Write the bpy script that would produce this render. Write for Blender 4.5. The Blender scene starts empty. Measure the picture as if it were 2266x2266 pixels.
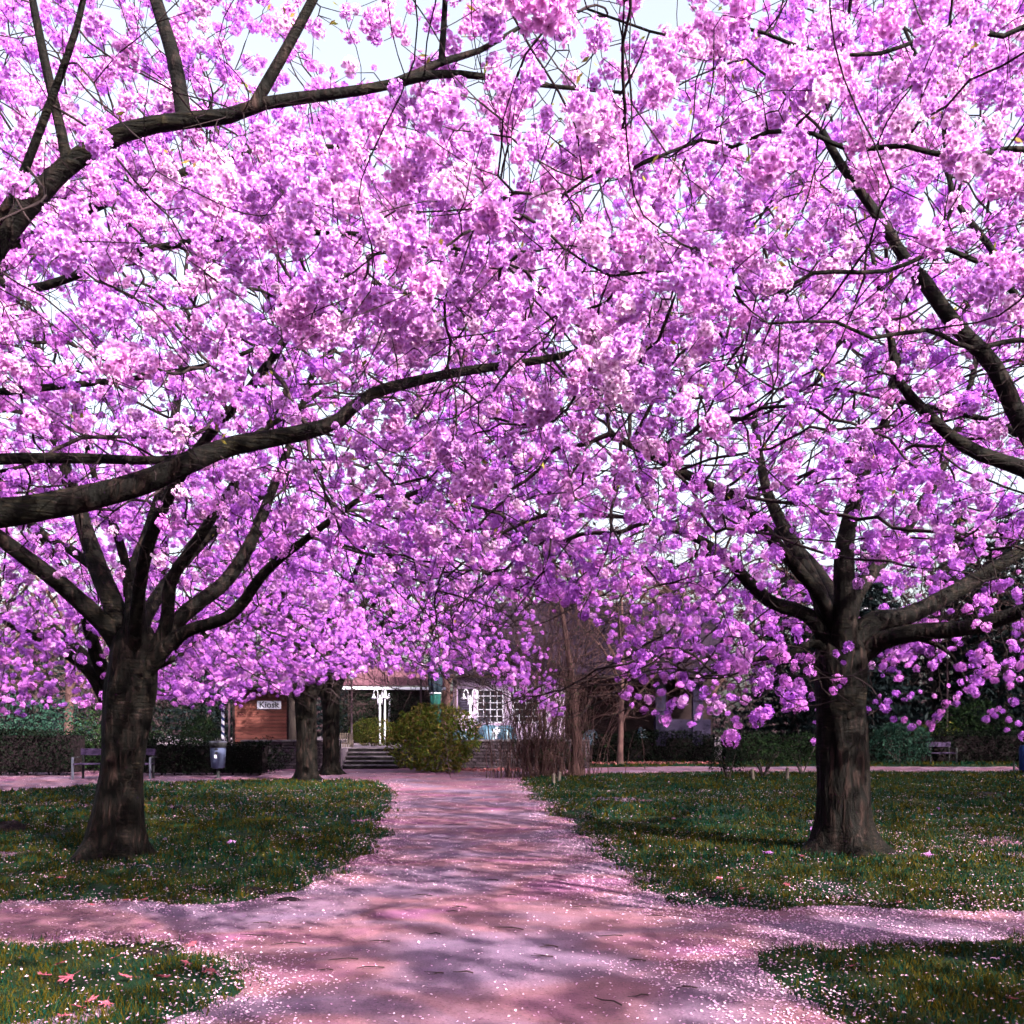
import bpy, bmesh, math, random
import numpy as np
from mathutils import Vector, Matrix

# ------------------------------------------------------------------ camera, sky, sun, exposure
scene = bpy.context.scene
COL = scene.collection
CAMH = 1.6
F = 2024.0            # focal length in photograph pixels (photo is 2266 wide)
HOR = 1605.0          # row of the horizon in the photograph

cam_d = bpy.data.cameras.new("camera")
cam = bpy.data.objects.new("camera", cam_d)
COL.objects.link(cam)
cam.location = (0, 0, CAMH)
cam.rotation_euler = (math.radians(90), 0, 0)
cam_d.sensor_width = 36
cam_d.lens = 36 * F / 2266
cam_d.shift_y = (HOR - 1133) / 2266
cam_d.clip_start = 0.05
cam_d.clip_end = 2000
scene.camera = cam

SUN_EL = math.radians(35)
SUN_AZ = math.radians(138)          # measured from +Y towards +X
world = bpy.data.worlds.new("World")
scene.world = world
world.use_nodes = True
wn = world.node_tree
wn.nodes.clear()
sky = wn.nodes.new("ShaderNodeTexSky")
sky.sky_type = 'NISHITA'
sky.sun_disc = False
sky.sun_elevation = SUN_EL
sky.sun_rotation = SUN_AZ
sky.air_density = 1.0
sky.dust_density = 7.0
sky.ozone_density = 1.0
bgn = wn.nodes.new("ShaderNodeBackground")
bgn.inputs[1].default_value = 0.09
wo = wn.nodes.new("ShaderNodeOutputWorld")
hs = wn.nodes.new("ShaderNodeHueSaturation")      # milky spring haze
hs.inputs['Saturation'].default_value = 0.5
wn.links.new(sky.outputs[0], hs.inputs['Color'])
wn.links.new(hs.outputs[0], bgn.inputs[0])
wn.links.new(bgn.outputs[0], wo.inputs[0])

world.cycles.sampling_method = 'NONE'

sun_d = bpy.data.lights.new("sun", 'SUN')
sun_d.energy = 4.6
sun_d.angle = math.radians(1.0)
sun_d.color = (1.0, 0.91, 0.80)
sun = bpy.data.objects.new("sun", sun_d)
COL.objects.link(sun)
sd = Vector((math.sin(SUN_AZ) * math.cos(SUN_EL), math.cos(SUN_AZ) * math.cos(SUN_EL), math.sin(SUN_EL)))
sun.rotation_euler = sd.to_track_quat('Z', 'Y').to_euler()
sun.location = sd * 60

vs = scene.view_settings
vs.view_transform = 'Standard'
vs.look = 'None'
vs.exposure = 2.7
vs.gamma = 1.0
vs.use_curve_mapping = False
cy = scene.cycles
cy.max_bounces = 5
cy.diffuse_bounces = 3
cy.glossy_bounces = 2
cy.transmission_bounces = 2
cy.transparent_max_bounces = 4
cy.caustics_reflective = False
cy.caustics_refractive = False
cy.use_denoising = True
try:
    cy.denoiser = 'OPENIMAGEDENOISE'
    cy.denoising_prefilter = 'FAST'
except Exception:
    pass
cy.sample_clamp_indirect = 6
cy.use_adaptive_sampling = True
cy.adaptive_threshold = 0.05
cy.adaptive_min_samples = 24
cy.use_light_tree = False

rng = np.random.default_rng(7)
random.seed(7)


# ------------------------------------------------------------------ helpers
def W(px, py, Y):
    """photograph pixel (2266 px frame) at distance Y -> world point"""
    return np.array([(px - 1133) * Y / F, Y, CAMH - (py - HOR) * Y / F])


def hash3(ix, iy, iz, seed):
    h = (ix * 374761393 + iy * 668265263 + iz * 2147483647 + seed * 974634777) & 0xFFFFFFFF
    h = ((h ^ (h >> 13)) * 1274126177) & 0xFFFFFFFF
    h = h ^ (h >> 16)
    return (h & 0xFFFF) / 65535.0


def vnoise(p, scale=1.0, seed=0):
    """value noise 0..1 at points p (n,3)"""
    q = np.asarray(p, float) * scale
    i = np.floor(q).astype(np.int64)
    f = q - i
    f = f * f * (3 - 2 * f)
    r = 0
    for dx in (0, 1):
        for dy in (0, 1):
            for dz in (0, 1):
                w = (f[:, 0] if dx else 1 - f[:, 0]) * (f[:, 1] if dy else 1 - f[:, 1]) * (f[:, 2] if dz else 1 - f[:, 2])
                r = r + w * hash3(i[:, 0] + dx, i[:, 1] + dy, i[:, 2] + dz, seed)
    return r


def nrm(v):
    return v / np.maximum(np.linalg.norm(v, axis=-1, keepdims=True), 1e-9)


def mesh_np(name, V, polys, smooth=False):
    """polys: list of (m,k) int arrays"""
    me = bpy.data.meshes.new(name)
    V = np.asarray(V, np.float32)
    me.vertices.add(len(V))
    me.vertices.foreach_set("co", V.ravel())
    loops = np.concatenate([np.asarray(p, np.int32).ravel() for p in polys])
    tot = np.concatenate([np.full(len(p), np.asarray(p).shape[1], np.int32) for p in polys])
    start = np.concatenate([[0], np.cumsum(tot)[:-1]]).astype(np.int32)
    me.loops.add(len(loops))
    me.loops.foreach_set("vertex_index", loops)
    me.polygons.add(len(tot))
    me.polygons.foreach_set("loop_start", start)
    me.polygons.foreach_set("loop_total", tot)
    if smooth:
        me.polygons.foreach_set("use_smooth", np.ones(len(tot), bool))
    me.update(calc_edges=True)
    return me


def link(name, data, mat=None, parent=None):
    o = bpy.data.objects.new(name, data)
    COL.objects.link(o)
    if mat is not None and data is not None:
        data.materials.clear()
        data.materials.append(mat)
    if parent is not None:
        o.parent = parent
    return o


def tag(o, label=None, cat=None, group=None, kind=None):
    if label: o["label"] = label
    if cat: o["category"] = cat
    if group: o["group"] = group
    if kind: o["kind"] = kind
    return o


def thing(name, label, cat, loc=(0, 0, 0), rz=0.0, group=None):
    o = bpy.data.objects.new(name, None)
    o.empty_display_size = 0.2
    COL.objects.link(o)
    o.location = loc
    o.rotation_euler = (0, 0, rz)
    return tag(o, label, cat, group)


class MB:
    """collects simple shapes into one mesh"""
    def __init__(s):
        s.bm = bmesh.new()

    def box(s, c, d, rz=0.0, bevel=0.0, rot=None):
        g = bmesh.ops.create_cube(s.bm, size=1.0)['verts']
        m = Matrix.Diagonal((d[0], d[1], d[2], 1))
        R = rot.to_4x4() if rot is not None else Matrix.Rotation(rz, 4, 'Z')
        bmesh.ops.transform(s.bm, matrix=Matrix.Translation(c) @ R @ m, verts=g)
        if bevel:
            es = list({e for v in g for e in v.link_edges})
            bmesh.ops.bevel(s.bm, geom=es, offset=bevel, segments=2, affect='EDGES', profile=0.5)
        return s

    def lathe(s, prof, c=(0, 0, 0), n=16, cap=True):
        rings = []
        for (r, z) in prof:
            rings.append([s.bm.verts.new((c[0] + r * math.cos(2 * math.pi * k / n), c[1] + r * math.sin(2 * math.pi * k / n), c[2] + z)) for k in range(n)])
        for a, b in zip(rings[:-1], rings[1:]):
            for k in range(n):
                s.bm.faces.new((a[k], a[(k + 1) % n], b[(k + 1) % n], b[k]))
        if cap:
            s.bm.faces.new(rings[0][::-1])
            s.bm.faces.new(rings[-1])
        return s

    def tube(s, pts, r, n=8):
        pts = [Vector(p) for p in pts]
        rs = r if isinstance(r, (list, tuple)) else [r] * len(pts)
        rings = []
        for i, p in enumerate(pts):
            d = (pts[min(i + 1, len(pts) - 1)] - pts[max(i - 1, 0)]).normalized()
            ref = Vector((0, 1, 0)) if abs(d.y) < 0.9 else Vector((1, 0, 0))
            u = d.cross(ref).normalized()
            v = d.cross(u)
            rings.append([s.bm.verts.new(p + rs[i] * (u * math.cos(2 * math.pi * k / n) + v * math.sin(2 * math.pi * k / n))) for k in range(n)])
        for a, b in zip(rings[:-1], rings[1:]):
            for k in range(n):
                s.bm.faces.new((a[k], a[(k + 1) % n], b[(k + 1) % n], b[k]))
        s.bm.faces.new(rings[0][::-1])
        s.bm.faces.new(rings[-1])
        return s

    def build(s, name, mat, parent=None, smooth=False):
        me = bpy.data.meshes.new(name)
        bmesh.ops.recalc_face_normals(s.bm, faces=s.bm.faces)
        s.bm.to_mesh(me)
        s.bm.free()
        if smooth:
            me.polygons.foreach_set("use_smooth", np.ones(len(me.polygons), bool))
        return link(name, me, mat, parent)


# ------------------------------------------------------------------ materials
def new_mat(name):
    m = bpy.data.materials.new(name)
    m.use_nodes = True
    nt = m.node_tree
    nt.nodes.clear()
    out = nt.nodes.new("ShaderNodeOutputMaterial")
    return m, nt, out


def ramp(nt, stops):
    r = nt.nodes.new("ShaderNodeValToRGB")
    els = r.color_ramp.elements
    while len(els) < len(stops):
        els.new(0.5)
    for e, (p, c) in zip(els, stops):
        e.position = p
        e.color = (*c, 1)
    return r


def noise_mat(name, stops, scale=6.0, rough=0.85, detail=6.0, bump=0.0, bump_scale=40.0, stretch=(1, 1, 1), spec=0.06, coord='Object', metallic=0.0, bump_dist=0.01, obj_rand=0.0):
    m, nt, out = new_mat(name)
    N = nt.nodes.new
    tc = N("ShaderNodeTexCoord")
    mp = N("ShaderNodeMapping")
    mp.inputs['Scale'].default_value = stretch
    nt.links.new(tc.outputs[coord], mp.inputs[0])
    nz = N("ShaderNodeTexNoise")
    nz.inputs['Scale'].default_value = scale
    nz.inputs['Detail'].default_value = detail
    nt.links.new(mp.outputs[0], nz.inputs['Vector'])
    rp = ramp(nt, stops)
    nt.links.new(nz.outputs['Fac'], rp.inputs[0])
    b = N("ShaderNodeBsdfPrincipled")
    b.inputs['Roughness'].default_value = rough
    b.inputs['Specular IOR Level'].default_value = spec
    b.inputs['Metallic'].default_value = metallic
    colout = rp.outputs[0]
    if obj_rand:
        oi = N("ShaderNodeObjectInfo")
        mr = N("ShaderNodeMapRange")
        mr.inputs['To Min'].default_value = 1 - obj_rand
        mr.inputs['To Max'].default_value = 1 + obj_rand
        nt.links.new(oi.outputs['Random'], mr.inputs['Value'])
        mx = N("ShaderNodeVectorMath")
        mx.operation = 'SCALE'
        nt.links.new(colout, mx.inputs[0])
        nt.links.new(mr.outputs[0], mx.inputs['Scale'])
        colout = mx.outputs[0]
    nt.links.new(colout, b.inputs['Base Color'])
    if bump:
        n2 = N("ShaderNodeTexNoise")
        n2.inputs['Scale'].default_value = bump_scale
        n2.inputs['Detail'].default_value = 8
        nt.links.new(mp.outputs[0], n2.inputs['Vector'])
        bp = N("ShaderNodeBump")
        bp.inputs['Strength'].default_value = bump
        bp.inputs['Distance'].default_value = bump_dist
        nt.links.new(n2.outputs['Fac'], bp.inputs['Height'])
        nt.links.new(bp.outputs[0], b.inputs['Normal'])
    nt.links.new(b.outputs[0], out.inputs[0])
    return m


def leaf_mat(name, stops, scale=3.0, trans=0.35, rough=0.6, spec=0.03, island=True):
    """leaves: colour varies per leaf, light shines through"""
    m, nt, out = new_mat(name)
    N = nt.nodes.new
    rp = ramp(nt, stops)
    if island:
        g = N("ShaderNodeNewGeometry")
        tc = N("ShaderNodeTexCoord")
        nz = N("ShaderNodeTexNoise")
        nz.inputs['Scale'].default_value = scale
        nt.links.new(tc.outputs['Object'], nz.inputs['Vector'])
        mx = N("ShaderNodeMix")
        mx.data_type = 'FLOAT'
        mx.inputs[0].default_value = 0.5
        nt.links.new(g.outputs['Random Per Island'], mx.inputs[2])
        nt.links.new(nz.outputs['Fac'], mx.inputs[3])
        nt.links.new(mx.outputs[0], rp.inputs[0])
    else:
        tc = N("ShaderNodeTexCoord")
        nz = N("ShaderNodeTexNoise")
        nz.inputs['Scale'].default_value = scale
        nt.links.new(tc.outputs['Object'], nz.inputs['Vector'])
        nt.links.new(nz.outputs['Fac'], rp.inputs[0])
    b = N("ShaderNodeBsdfPrincipled")
    b.inputs['Roughness'].default_value = rough
    b.inputs['Specular IOR Level'].default_value = spec
    t = N("ShaderNodeBsdfTranslucent")
    ms = N("ShaderNodeMixShader")
    ms.inputs[0].default_value = trans
    nt.links.new(rp.outputs[0], b.inputs['Base Color'])
    nt.links.new(rp.outputs[0], t.inputs['Color'])
    nt.links.new(b.outputs[0], ms.inputs[1])
    nt.links.new(t.outputs[0], ms.inputs[2])
    nt.links.new(ms.outputs[0], out.inputs[0])
    return m


def petal_mat(name, stops, centre):
    m, nt, out = new_mat(name)
    N = nt.nodes.new
    at = N("ShaderNodeAttribute")
    at.attribute_name = "petal"
    oi = N("ShaderNodeObjectInfo")
    edge = ramp(nt, stops)
    nt.links.new(oi.outputs['Random'], edge.inputs[0])
    cen = N("ShaderNodeRGB")
    cen.outputs[0].default_value = (*centre, 1)
    mx = N("ShaderNodeMix")
    mx.data_type = 'RGBA'
    nt.links.new(at.outputs['Fac'], mx.inputs[0])
    nt.links.new(cen.outputs[0], mx.inputs[6])
    nt.links.new(edge.outputs[0], mx.inputs[7])
    d = N("ShaderNodeBsdfDiffuse")
    t = N("ShaderNodeBsdfTranslucent")
    ms = N("ShaderNodeMixShader")
    ms.inputs[0].default_value = 0.42
    nt.links.new(mx.outputs[2], d.inputs[0])
    nt.links.new(mx.outputs[2], t.inputs[0])
    nt.links.new(d.outputs[0], ms.inputs[1])
    nt.links.new(t.outputs[0], ms.inputs[2])
    nt.links.new(ms.outputs[0], out.inputs[0])
    return m


def bark_mat():
    m, nt, out = new_mat("cherry bark")
    N = nt.nodes.new
    L = nt.links.new
    tc = N("ShaderNodeTexCoord")

    def tex(scale, stretch, detail, dist):
        mp = N("ShaderNodeMapping"); mp.inputs['Scale'].default_value = stretch
        L(tc.outputs['Object'], mp.inputs[0])
        n = N("ShaderNodeTexNoise"); n.inputs['Scale'].default_value = scale; n.inputs['Detail'].default_value = detail; n.inputs['Distortion'].default_value = dist
        L(mp.outputs[0], n.inputs['Vector'])
        return n.outputs['Fac']
    lent = tex(4.5, (1.4, 1.4, 9), 7, .6)        # short horizontal lenticel bands
    fis = tex(3.4, (5, 5, 1.0), 8, .7)           # long vertical fissures
    patch = tex(1.7, (1, 1, .7), 4, .5)
    mix = N("ShaderNodeMix"); mix.data_type = 'FLOAT'
    pr = N("ShaderNodeMapRange"); pr.inputs['From Min'].default_value = .4; pr.inputs['From Max'].default_value = .6
    L(patch, pr.inputs['Value']); L(pr.outputs[0], mix.inputs[0]); L(fis, mix.inputs[2]); L(lent, mix.inputs[3])
    h = N("ShaderNodeMath"); h.operation = 'MULTIPLY_ADD'; h.inputs[1].default_value = .38
    L(fis, h.inputs[0]); 
    hm = N("ShaderNodeMath"); hm.operation = 'MULTIPLY'; hm.inputs[1].default_value = .62
    L(mix.outputs[0], hm.inputs[0]); L(hm.outputs[0], h.inputs[2])
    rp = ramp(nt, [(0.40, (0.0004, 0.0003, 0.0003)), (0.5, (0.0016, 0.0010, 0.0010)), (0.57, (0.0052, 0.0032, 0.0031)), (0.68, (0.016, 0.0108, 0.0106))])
    L(h.outputs[0], rp.inputs[0])
    tint = ramp(nt, [(0.36, (1.0, 0.72, 0.66)), (0.52, (1.0, 0.95, 0.9)), (0.66, (0.85, 1.0, 0.42))])
    L(patch, tint.inputs[0])
    mu = N("ShaderNodeMix"); mu.data_type = 'RGBA'; mu.blend_type = 'MULTIPLY'; mu.inputs[0].default_value = .9
    L(rp.outputs[0], mu.inputs[6]); L(tint.outputs[0], mu.inputs[7])
    b = N("ShaderNodeBsdfPrincipled")
    b.inputs['Roughness'].default_value = 0.8
    b.inputs['Specular IOR Level'].default_value = 0.08
    L(mu.outputs[2], b.inputs['Base Color'])
    bp = N("ShaderNodeBump"); bp.inputs['Strength'].default_value = 1.0; bp.inputs['Distance'].default_value = 0.05
    L(h.outputs[0], bp.inputs['Height']); L(bp.outputs[0], b.inputs['Normal'])
    L(b.outputs[0], out.inputs[0])
    return m


M = {}
M['petal'] = petal_mat("shaded violet pink petals", [(0.0, (0.38, 0.115, 0.60)), (0.4, (0.48, 0.18, 0.67)), (0.8, (0.60, 0.20, 0.64)), (1.0, (0.68, 0.38, 0.76))], (0.24, 0.03, 0.20))  # same blossom as the near trees, with the farther crowns' shade in its colour
M['petallit'] = petal_mat("sunlit pale pink petals", [(0.0, (0.56, 0.26, 0.70)), (0.4, (0.66, 0.36, 0.76)), (0.75, (0.74, 0.37, 0.73)), (1.0, (0.81, 0.60, 0.82))], (0.30, 0.05, 0.22))  # near trees' sunlight put into the petal colour
M['bark'] = bark_mat()
M['twig'] = noise_mat("twig bark", [(0.3, (0.006, 0.004, 0.005)), (0.7, (0.020, 0.012, 0.014))], scale=4, rough=0.85, spec=0.08)
M['graybark'] = noise_mat("grey bark", [(0.3, (0.014, 0.010, 0.011)), (0.7, (0.05, 0.036, 0.038))], scale=5, stretch=(1, 1, .3), bump=.5, rough=0.9, spec=0.1)
M['brownbark'] = noise_mat("brown bare twigs", [(0.3, (0.025, 0.012, 0.014)), (0.7, (0.07, 0.036, 0.036))], scale=3, rough=0.9, spec=0.1)
M['lawnsoil'] = noise_mat("lawn turf", [(0.3, (0.002, 0.008, 0.005)), (0.45, (0.0035, 0.012, 0.006)), (0.58, (0.010, 0.011, 0.003)), (0.75, (0.015, 0.010, 0.003))], scale=0.9, detail=8, bump=0.6, bump_scale=30, bump_dist=0.03, spec=0.05)
M['grass'] = leaf_mat("grass blades", [(0.36, (0.0025, 0.022, 0.015)), (0.46, (0.0045, 0.023, 0.010)), (0.54, (0.025, 0.026, 0.0030)), (0.70, (0.045, 0.031, 0.0030))], scale=0.45, trans=0.35, rough=0.55)
def path_mat():
    m, nt, out = new_mat("trodden path gravel")
    N = nt.nodes.new
    L = nt.links.new
    tc = N("ShaderNodeTexCoord")

    def tex(scale, detail, stretch=(1, 1, 1), dist=0.):
        mp = N("ShaderNodeMapping"); mp.inputs['Scale'].default_value = stretch
        L(tc.outputs['Object'], mp.inputs[0])
        n = N("ShaderNodeTexNoise"); n.inputs['Scale'].default_value = scale; n.inputs['Detail'].default_value = detail; n.inputs['Distortion'].default_value = dist
        L(mp.outputs[0], n.inputs['Vector'])
        return n.outputs['Fac']
    hue = ramp(nt, [(0.36, (0.108, 0.070, 0.118)), (0.48, (0.120, 0.068, 0.106)), (0.56, (0.135, 0.064, 0.086)), (0.66, (0.128, 0.050, 0.104))])
    L(tex(.55, 4, (1, 1.6, 1), .6), hue.inputs[0])
    mid = ramp(nt, [(0.3, (.72, .72, .74)), (0.7, (1.18, 1.16, 1.14))])
    L(tex(5, 10), mid.inputs[0])
    grit = ramp(nt, [(0.30, (.45, .42, .45)), (0.42, (.95, .95, .95)), (0.62, (1.0, 1.0, 1.0)), (0.72, (1.45, 1.4, 1.4))])
    L(tex(70, 3), grit.inputs[0])
    cur = hue.outputs[0]
    for o_ in (mid.outputs[0], grit.outputs[0]):
        mx = N("ShaderNodeMix"); mx.data_type = 'RGBA'; mx.blend_type = 'MULTIPLY'; mx.inputs[0].default_value = 1; mx.clamp_result = False
        L(cur, mx.inputs[6]); L(o_, mx.inputs[7]); cur = mx.outputs[2]
    b = N("ShaderNodeBsdfPrincipled"); b.inputs['Roughness'].default_value = .95; b.inputs['Specular IOR Level'].default_value = .05
    L(cur, b.inputs['Base Color'])
    bp = N("ShaderNodeBump"); bp.inputs['Strength'].default_value = .55; bp.inputs['Distance'].default_value = .012
    L(tex(45, 6), bp.inputs['Height']); L(bp.outputs[0], b.inputs['Normal'])
    L(b.outputs[0], out.inputs[0])
    return m


M['path'] = path_mat()
M['fallen'] = leaf_mat("fallen petals", [(0.1, (0.40, 0.18, 0.35)), (0.5, (0.52, 0.30, 0.46)), (0.85, (0.62, 0.48, 0.58))], scale=2, trans=0.25)
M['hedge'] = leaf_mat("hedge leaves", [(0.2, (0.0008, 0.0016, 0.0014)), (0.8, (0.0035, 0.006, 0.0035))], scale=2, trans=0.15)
M['shrubleaf'] = leaf_mat("dark shrub leaves", [(0.2, (0.004, 0.010, 0.005)), (0.8, (0.014, 0.026, 0.009))], scale=2, trans=0.2)  # greener leaf colour of the looser shrubs
M['rhodo'] = leaf_mat("rhododendron leaves", [(0.2, (0.022, 0.044, 0.010)), (0.5, (0.065, 0.080, 0.012)), (0.62, (0.11, 0.085, 0.020)), (0.85, (0.12, 0.062, 0.038))], scale=1.0, trans=0.2)
M['teal'] = leaf_mat("blue green leaves", [(0.2, (0.005, 0.018, 0.014)), (0.8, (0.018, 0.042, 0.030))], scale=2, trans=0.2)
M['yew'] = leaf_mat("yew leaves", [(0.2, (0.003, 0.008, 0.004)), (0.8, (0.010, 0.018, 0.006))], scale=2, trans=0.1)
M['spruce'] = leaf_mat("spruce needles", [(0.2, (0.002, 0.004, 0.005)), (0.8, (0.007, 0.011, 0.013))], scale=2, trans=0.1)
M['lavender'] = leaf_mat("lavender leaves", [(0.2, (0.016, 0.016, 0.028)), (0.8, (0.05, 0.046, 0.075))], scale=6, trans=0.2)
M['litter'] = leaf_mat("leaf litter", [(0.2, (0.10, 0.02, 0.025)), (0.8, (0.26, 0.10, 0.11))], scale=6, trans=0.1)
M['youngleaf'] = leaf_mat("young cherry leaves", [(0.2, (0.10, 0.12, 0.02)), (0.8, (0.22, 0.14, 0.04))], scale=6, trans=0.4)
M['soil'] = noise_mat("dark soil", [(0.3, (0.003, 0.002, 0.003)), (0.7, (0.010, 0.006, 0.008))], scale=14, bump=1, bump_scale=30, bump_dist=.03, spec=.05)
M['wood'] = noise_mat("kiosk boards", [(0.3, (0.065, 0.020, 0.019)), (0.55, (0.10, 0.034, 0.030)), (0.75, (0.125, 0.046, 0.040))], scale=3, stretch=(1, 3, 9), detail=6, rough=0.7, obj_rand=0.13)
M['post'] = noise_mat("weathered post", [(0.3, (0.05, 0.036, 0.036)), (0.7, (0.10, 0.08, 0.07))], scale=4, stretch=(2, 2, .5), rough=0.9)
M['darkwood'] = noise_mat("dark stained wood", [(0.3, (0.008, 0.005, 0.006)), (0.7, (0.018, 0.010, 0.012))], scale=5, stretch=(1, 1, 5), rough=0.8)
M['white'] = noise_mat("white enamel", [(0.3, (0.44, 0.42, 0.54)), (0.7, (0.54, 0.52, 0.62))], scale=5, rough=0.35, spec=0.5)
M['black'] = noise_mat("black paint", [(0.3, (0.012, 0.012, 0.014)), (0.7, (0.022, 0.022, 0.026))], scale=5, rough=0.5)
M['board'] = noise_mat("slate board", [(0.3, (0.010, 0.008, 0.016)), (0.7, (0.018, 0.014, 0.026))], scale=4, rough=0.8)
M['chalk'] = noise_mat("chalk", [(0.3, (0.04, 0.035, 0.06)), (0.7, (0.07, 0.06, 0.10))], scale=30, rough=0.9)
M['render'] = noise_mat("cafe wall plaster", [(0.3, (0.32, 0.23, 0.36)), (0.7, (0.40, 0.30, 0.44))], scale=2.5, rough=0.9, bump=.2)
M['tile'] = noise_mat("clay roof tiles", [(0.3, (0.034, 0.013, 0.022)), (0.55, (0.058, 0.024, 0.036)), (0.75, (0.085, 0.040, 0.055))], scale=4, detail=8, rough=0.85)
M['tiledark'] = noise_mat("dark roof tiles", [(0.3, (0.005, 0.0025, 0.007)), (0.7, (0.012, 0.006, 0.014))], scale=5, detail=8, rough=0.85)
M['stone'] = noise_mat("wall stone", [(0.3, (0.022, 0.016, 0.022)), (0.55, (0.042, 0.030, 0.040)), (0.75, (0.062, 0.046, 0.058))], scale=6, detail=8, rough=0.9, bump=.6, bump_scale=25, obj_rand=0.35)
M['mortar'] = noise_mat("dark mortar", [(0.3, (0.006, 0.005, 0.006)), (0.7, (0.012, 0.010, 0.012))], scale=9, rough=0.95)
M['stepstone'] = noise_mat("step stone", [(0.3, (0.045, 0.036, 0.048)), (0.7, (0.09, 0.074, 0.092))], scale=6, rough=0.85)
M['terrace'] = noise_mat("terrace gravel", [(0.3, (0.11, 0.082, 0.115)), (0.7, (0.16, 0.12, 0.155))], scale=6, detail=10, rough=0.95)
M['glass'] = noise_mat("window glass", [(0.3, (0.010, 0.012, 0.014)), (0.7, (0.018, 0.02, 0.024))], scale=2, rough=0.08, spec=0.5)
M['brownmetal'] = noise_mat("brown painted metal", [(0.3, (0.026, 0.012, 0.020)), (0.7, (0.042, 0.020, 0.030))], scale=5, rough=0.5, spec=0.4)
M['benchwood'] = noise_mat("bench boards", [(0.3, (0.018, 0.010, 0.030)), (0.7, (0.03, 0.018, 0.045))], scale=5, stretch=(1, 1, 6), rough=0.7)
M['greymetal'] = noise_mat("galvanised metal", [(0.3, (0.04, 0.04, 0.065)), (0.7, (0.07, 0.07, 0.10))], scale=8, rough=0.5, metallic=0.2)
M['bin'] = noise_mat("blue grey bin", [(0.3, (0.030, 0.036, 0.075)), (0.7, (0.06, 0.070, 0.13))], scale=4, rough=0.5)
M['bluepaint'] = noise_mat("blue paint", [(0.3, (0.003, 0.008, 0.045)), (0.7, (0.005, 0.014, 0.06))], scale=5, rough=0.5)
M['tarp'] = noise_mat("blue tarpaulin", [(0.3, (0.014, 0.036, 0.065)), (0.7, (0.035, 0.075, 0.12))], scale=3, rough=0.35, spec=0.5, bump=.5, bump_scale=6, bump_dist=.05)
M['parasol'] = noise_mat("folded parasol cloth", [(0.3, (0.004, 0.008, 0.014)), (0.7, (0.012, 0.018, 0.028))], scale=4, stretch=(4, 4, .4), rough=0.8)
M['greencloth'] = noise_mat("green cloth", [(0.3, (0.002, 0.015, 0.014)), (0.7, (0.004, 0.030, 0.027))], scale=4, stretch=(4, 4, .4), rough=0.7)
M['terracotta'] = noise_mat("planter terracotta", [(0.3, (0.10, 0.05, 0.05)), (0.7, (0.15, 0.085, 0.078))], scale=5, rough=0.9)
M['pale'] = noise_mat("shaded veranda wall", [(0.3, (0.012, 0.009, 0.024)), (0.7, (0.024, 0.018, 0.038))], scale=2, rough=0.9)  # pale veranda plaster with its shade darkened into the colour
M['globe'] = noise_mat("opal lamp glass", [(0.3, (0.60, 0.58, 0.68)), (0.7, (0.74, 0.72, 0.80))], scale=2, rough=0.25, spec=0.5)
M['deadleaf'] = noise_mat("dry maple leaf", [(0.3, (0.10, 0.016, 0.036)), (0.7, (0.20, 0.055, 0.075))], scale=12, rough=0.8, obj_rand=.3)
M['twigfallen'] = noise_mat("fallen twig", [(0.3, (0.015, 0.007, 0.010)), (0.7, (0.035, 0.018, 0.022))], scale=10, rough=0.9)

# ------------------------------------------------------------------ ground, path, lawns
def poly_sdf(P, poly):
    """signed distance to polygon (positive inside); P (n,2)"""
    poly = np.asarray(poly, float)
    a = poly
    b = np.roll(poly, -1, axis=0)
    best = np.full(len(P), 1e9)
    inside = np.zeros(len(P), bool)
    for p, q in zip(a, b):
        e = q - p
        w = P - p
        t = np.clip((w @ e) / max(e @ e, 1e-9), 0, 1)
        d = w - t[:, None] * e
        best = np.minimum(best, (d ** 2).sum(1))
        c = ((p[1] > P[:, 1]) != (q[1] > P[:, 1]))
        xi = p[0] + (P[:, 1] - p[1]) / (q[1] - p[1] if q[1] != p[1] else 1e-9) * e[0]
        inside ^= c & (P[:, 0] < xi)
    s = np.sqrt(best)
    return np.where(inside, s, -s)


LAWNS = {
    'far_left': [(-2.6, 8.35), (-2.15, 8.75), (-1.95, 9.6), (-1.95, 11), (-2.0, 13.2), (-2.35, 17), (-2.8, 21), (-3.5, 25.8), (-5.5, 26.6), (-9.5, 25.4), (-11.0, 24.6), (-11.6, 22.6), (-13.2, 21.4), (-30, 20.8), (-30, 8.3), (-8, 8.2)],
    'far_right': [(2.3, 8.0), (1.62, 8.25), (1.36, 9.0), (1.17, 11), (1.0, 14.4), (0.72, 18), (0.42, 23), (0.25, 27.2), (1.5, 28.9), (3.6, 30.2), (8, 30.9), (30, 31.2), (30, 7.9), (8, 7.95)],
    'near_left': [(-1.72, 2.5), (-1.72, 5.6), (-1.95, 6.35), (-2.6, 6.72), (-5, 6.8), (-18, 6.7), (-18, 2.5)],
    'near_right': [(1.72, 2.5), (1.72, 5.8), (1.95, 6.45), (2.7, 6.8), (5, 6.85), (18, 6.8), (18, 2.5)],
    'verge': [(2.4, 35.4), (3.2, 34.9), (6, 35.4), (30, 35.2), (30, 44), (2.4, 44)],
}


def pt3(P):
    return np.c_[P, np.zeros(len(P))]


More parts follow.
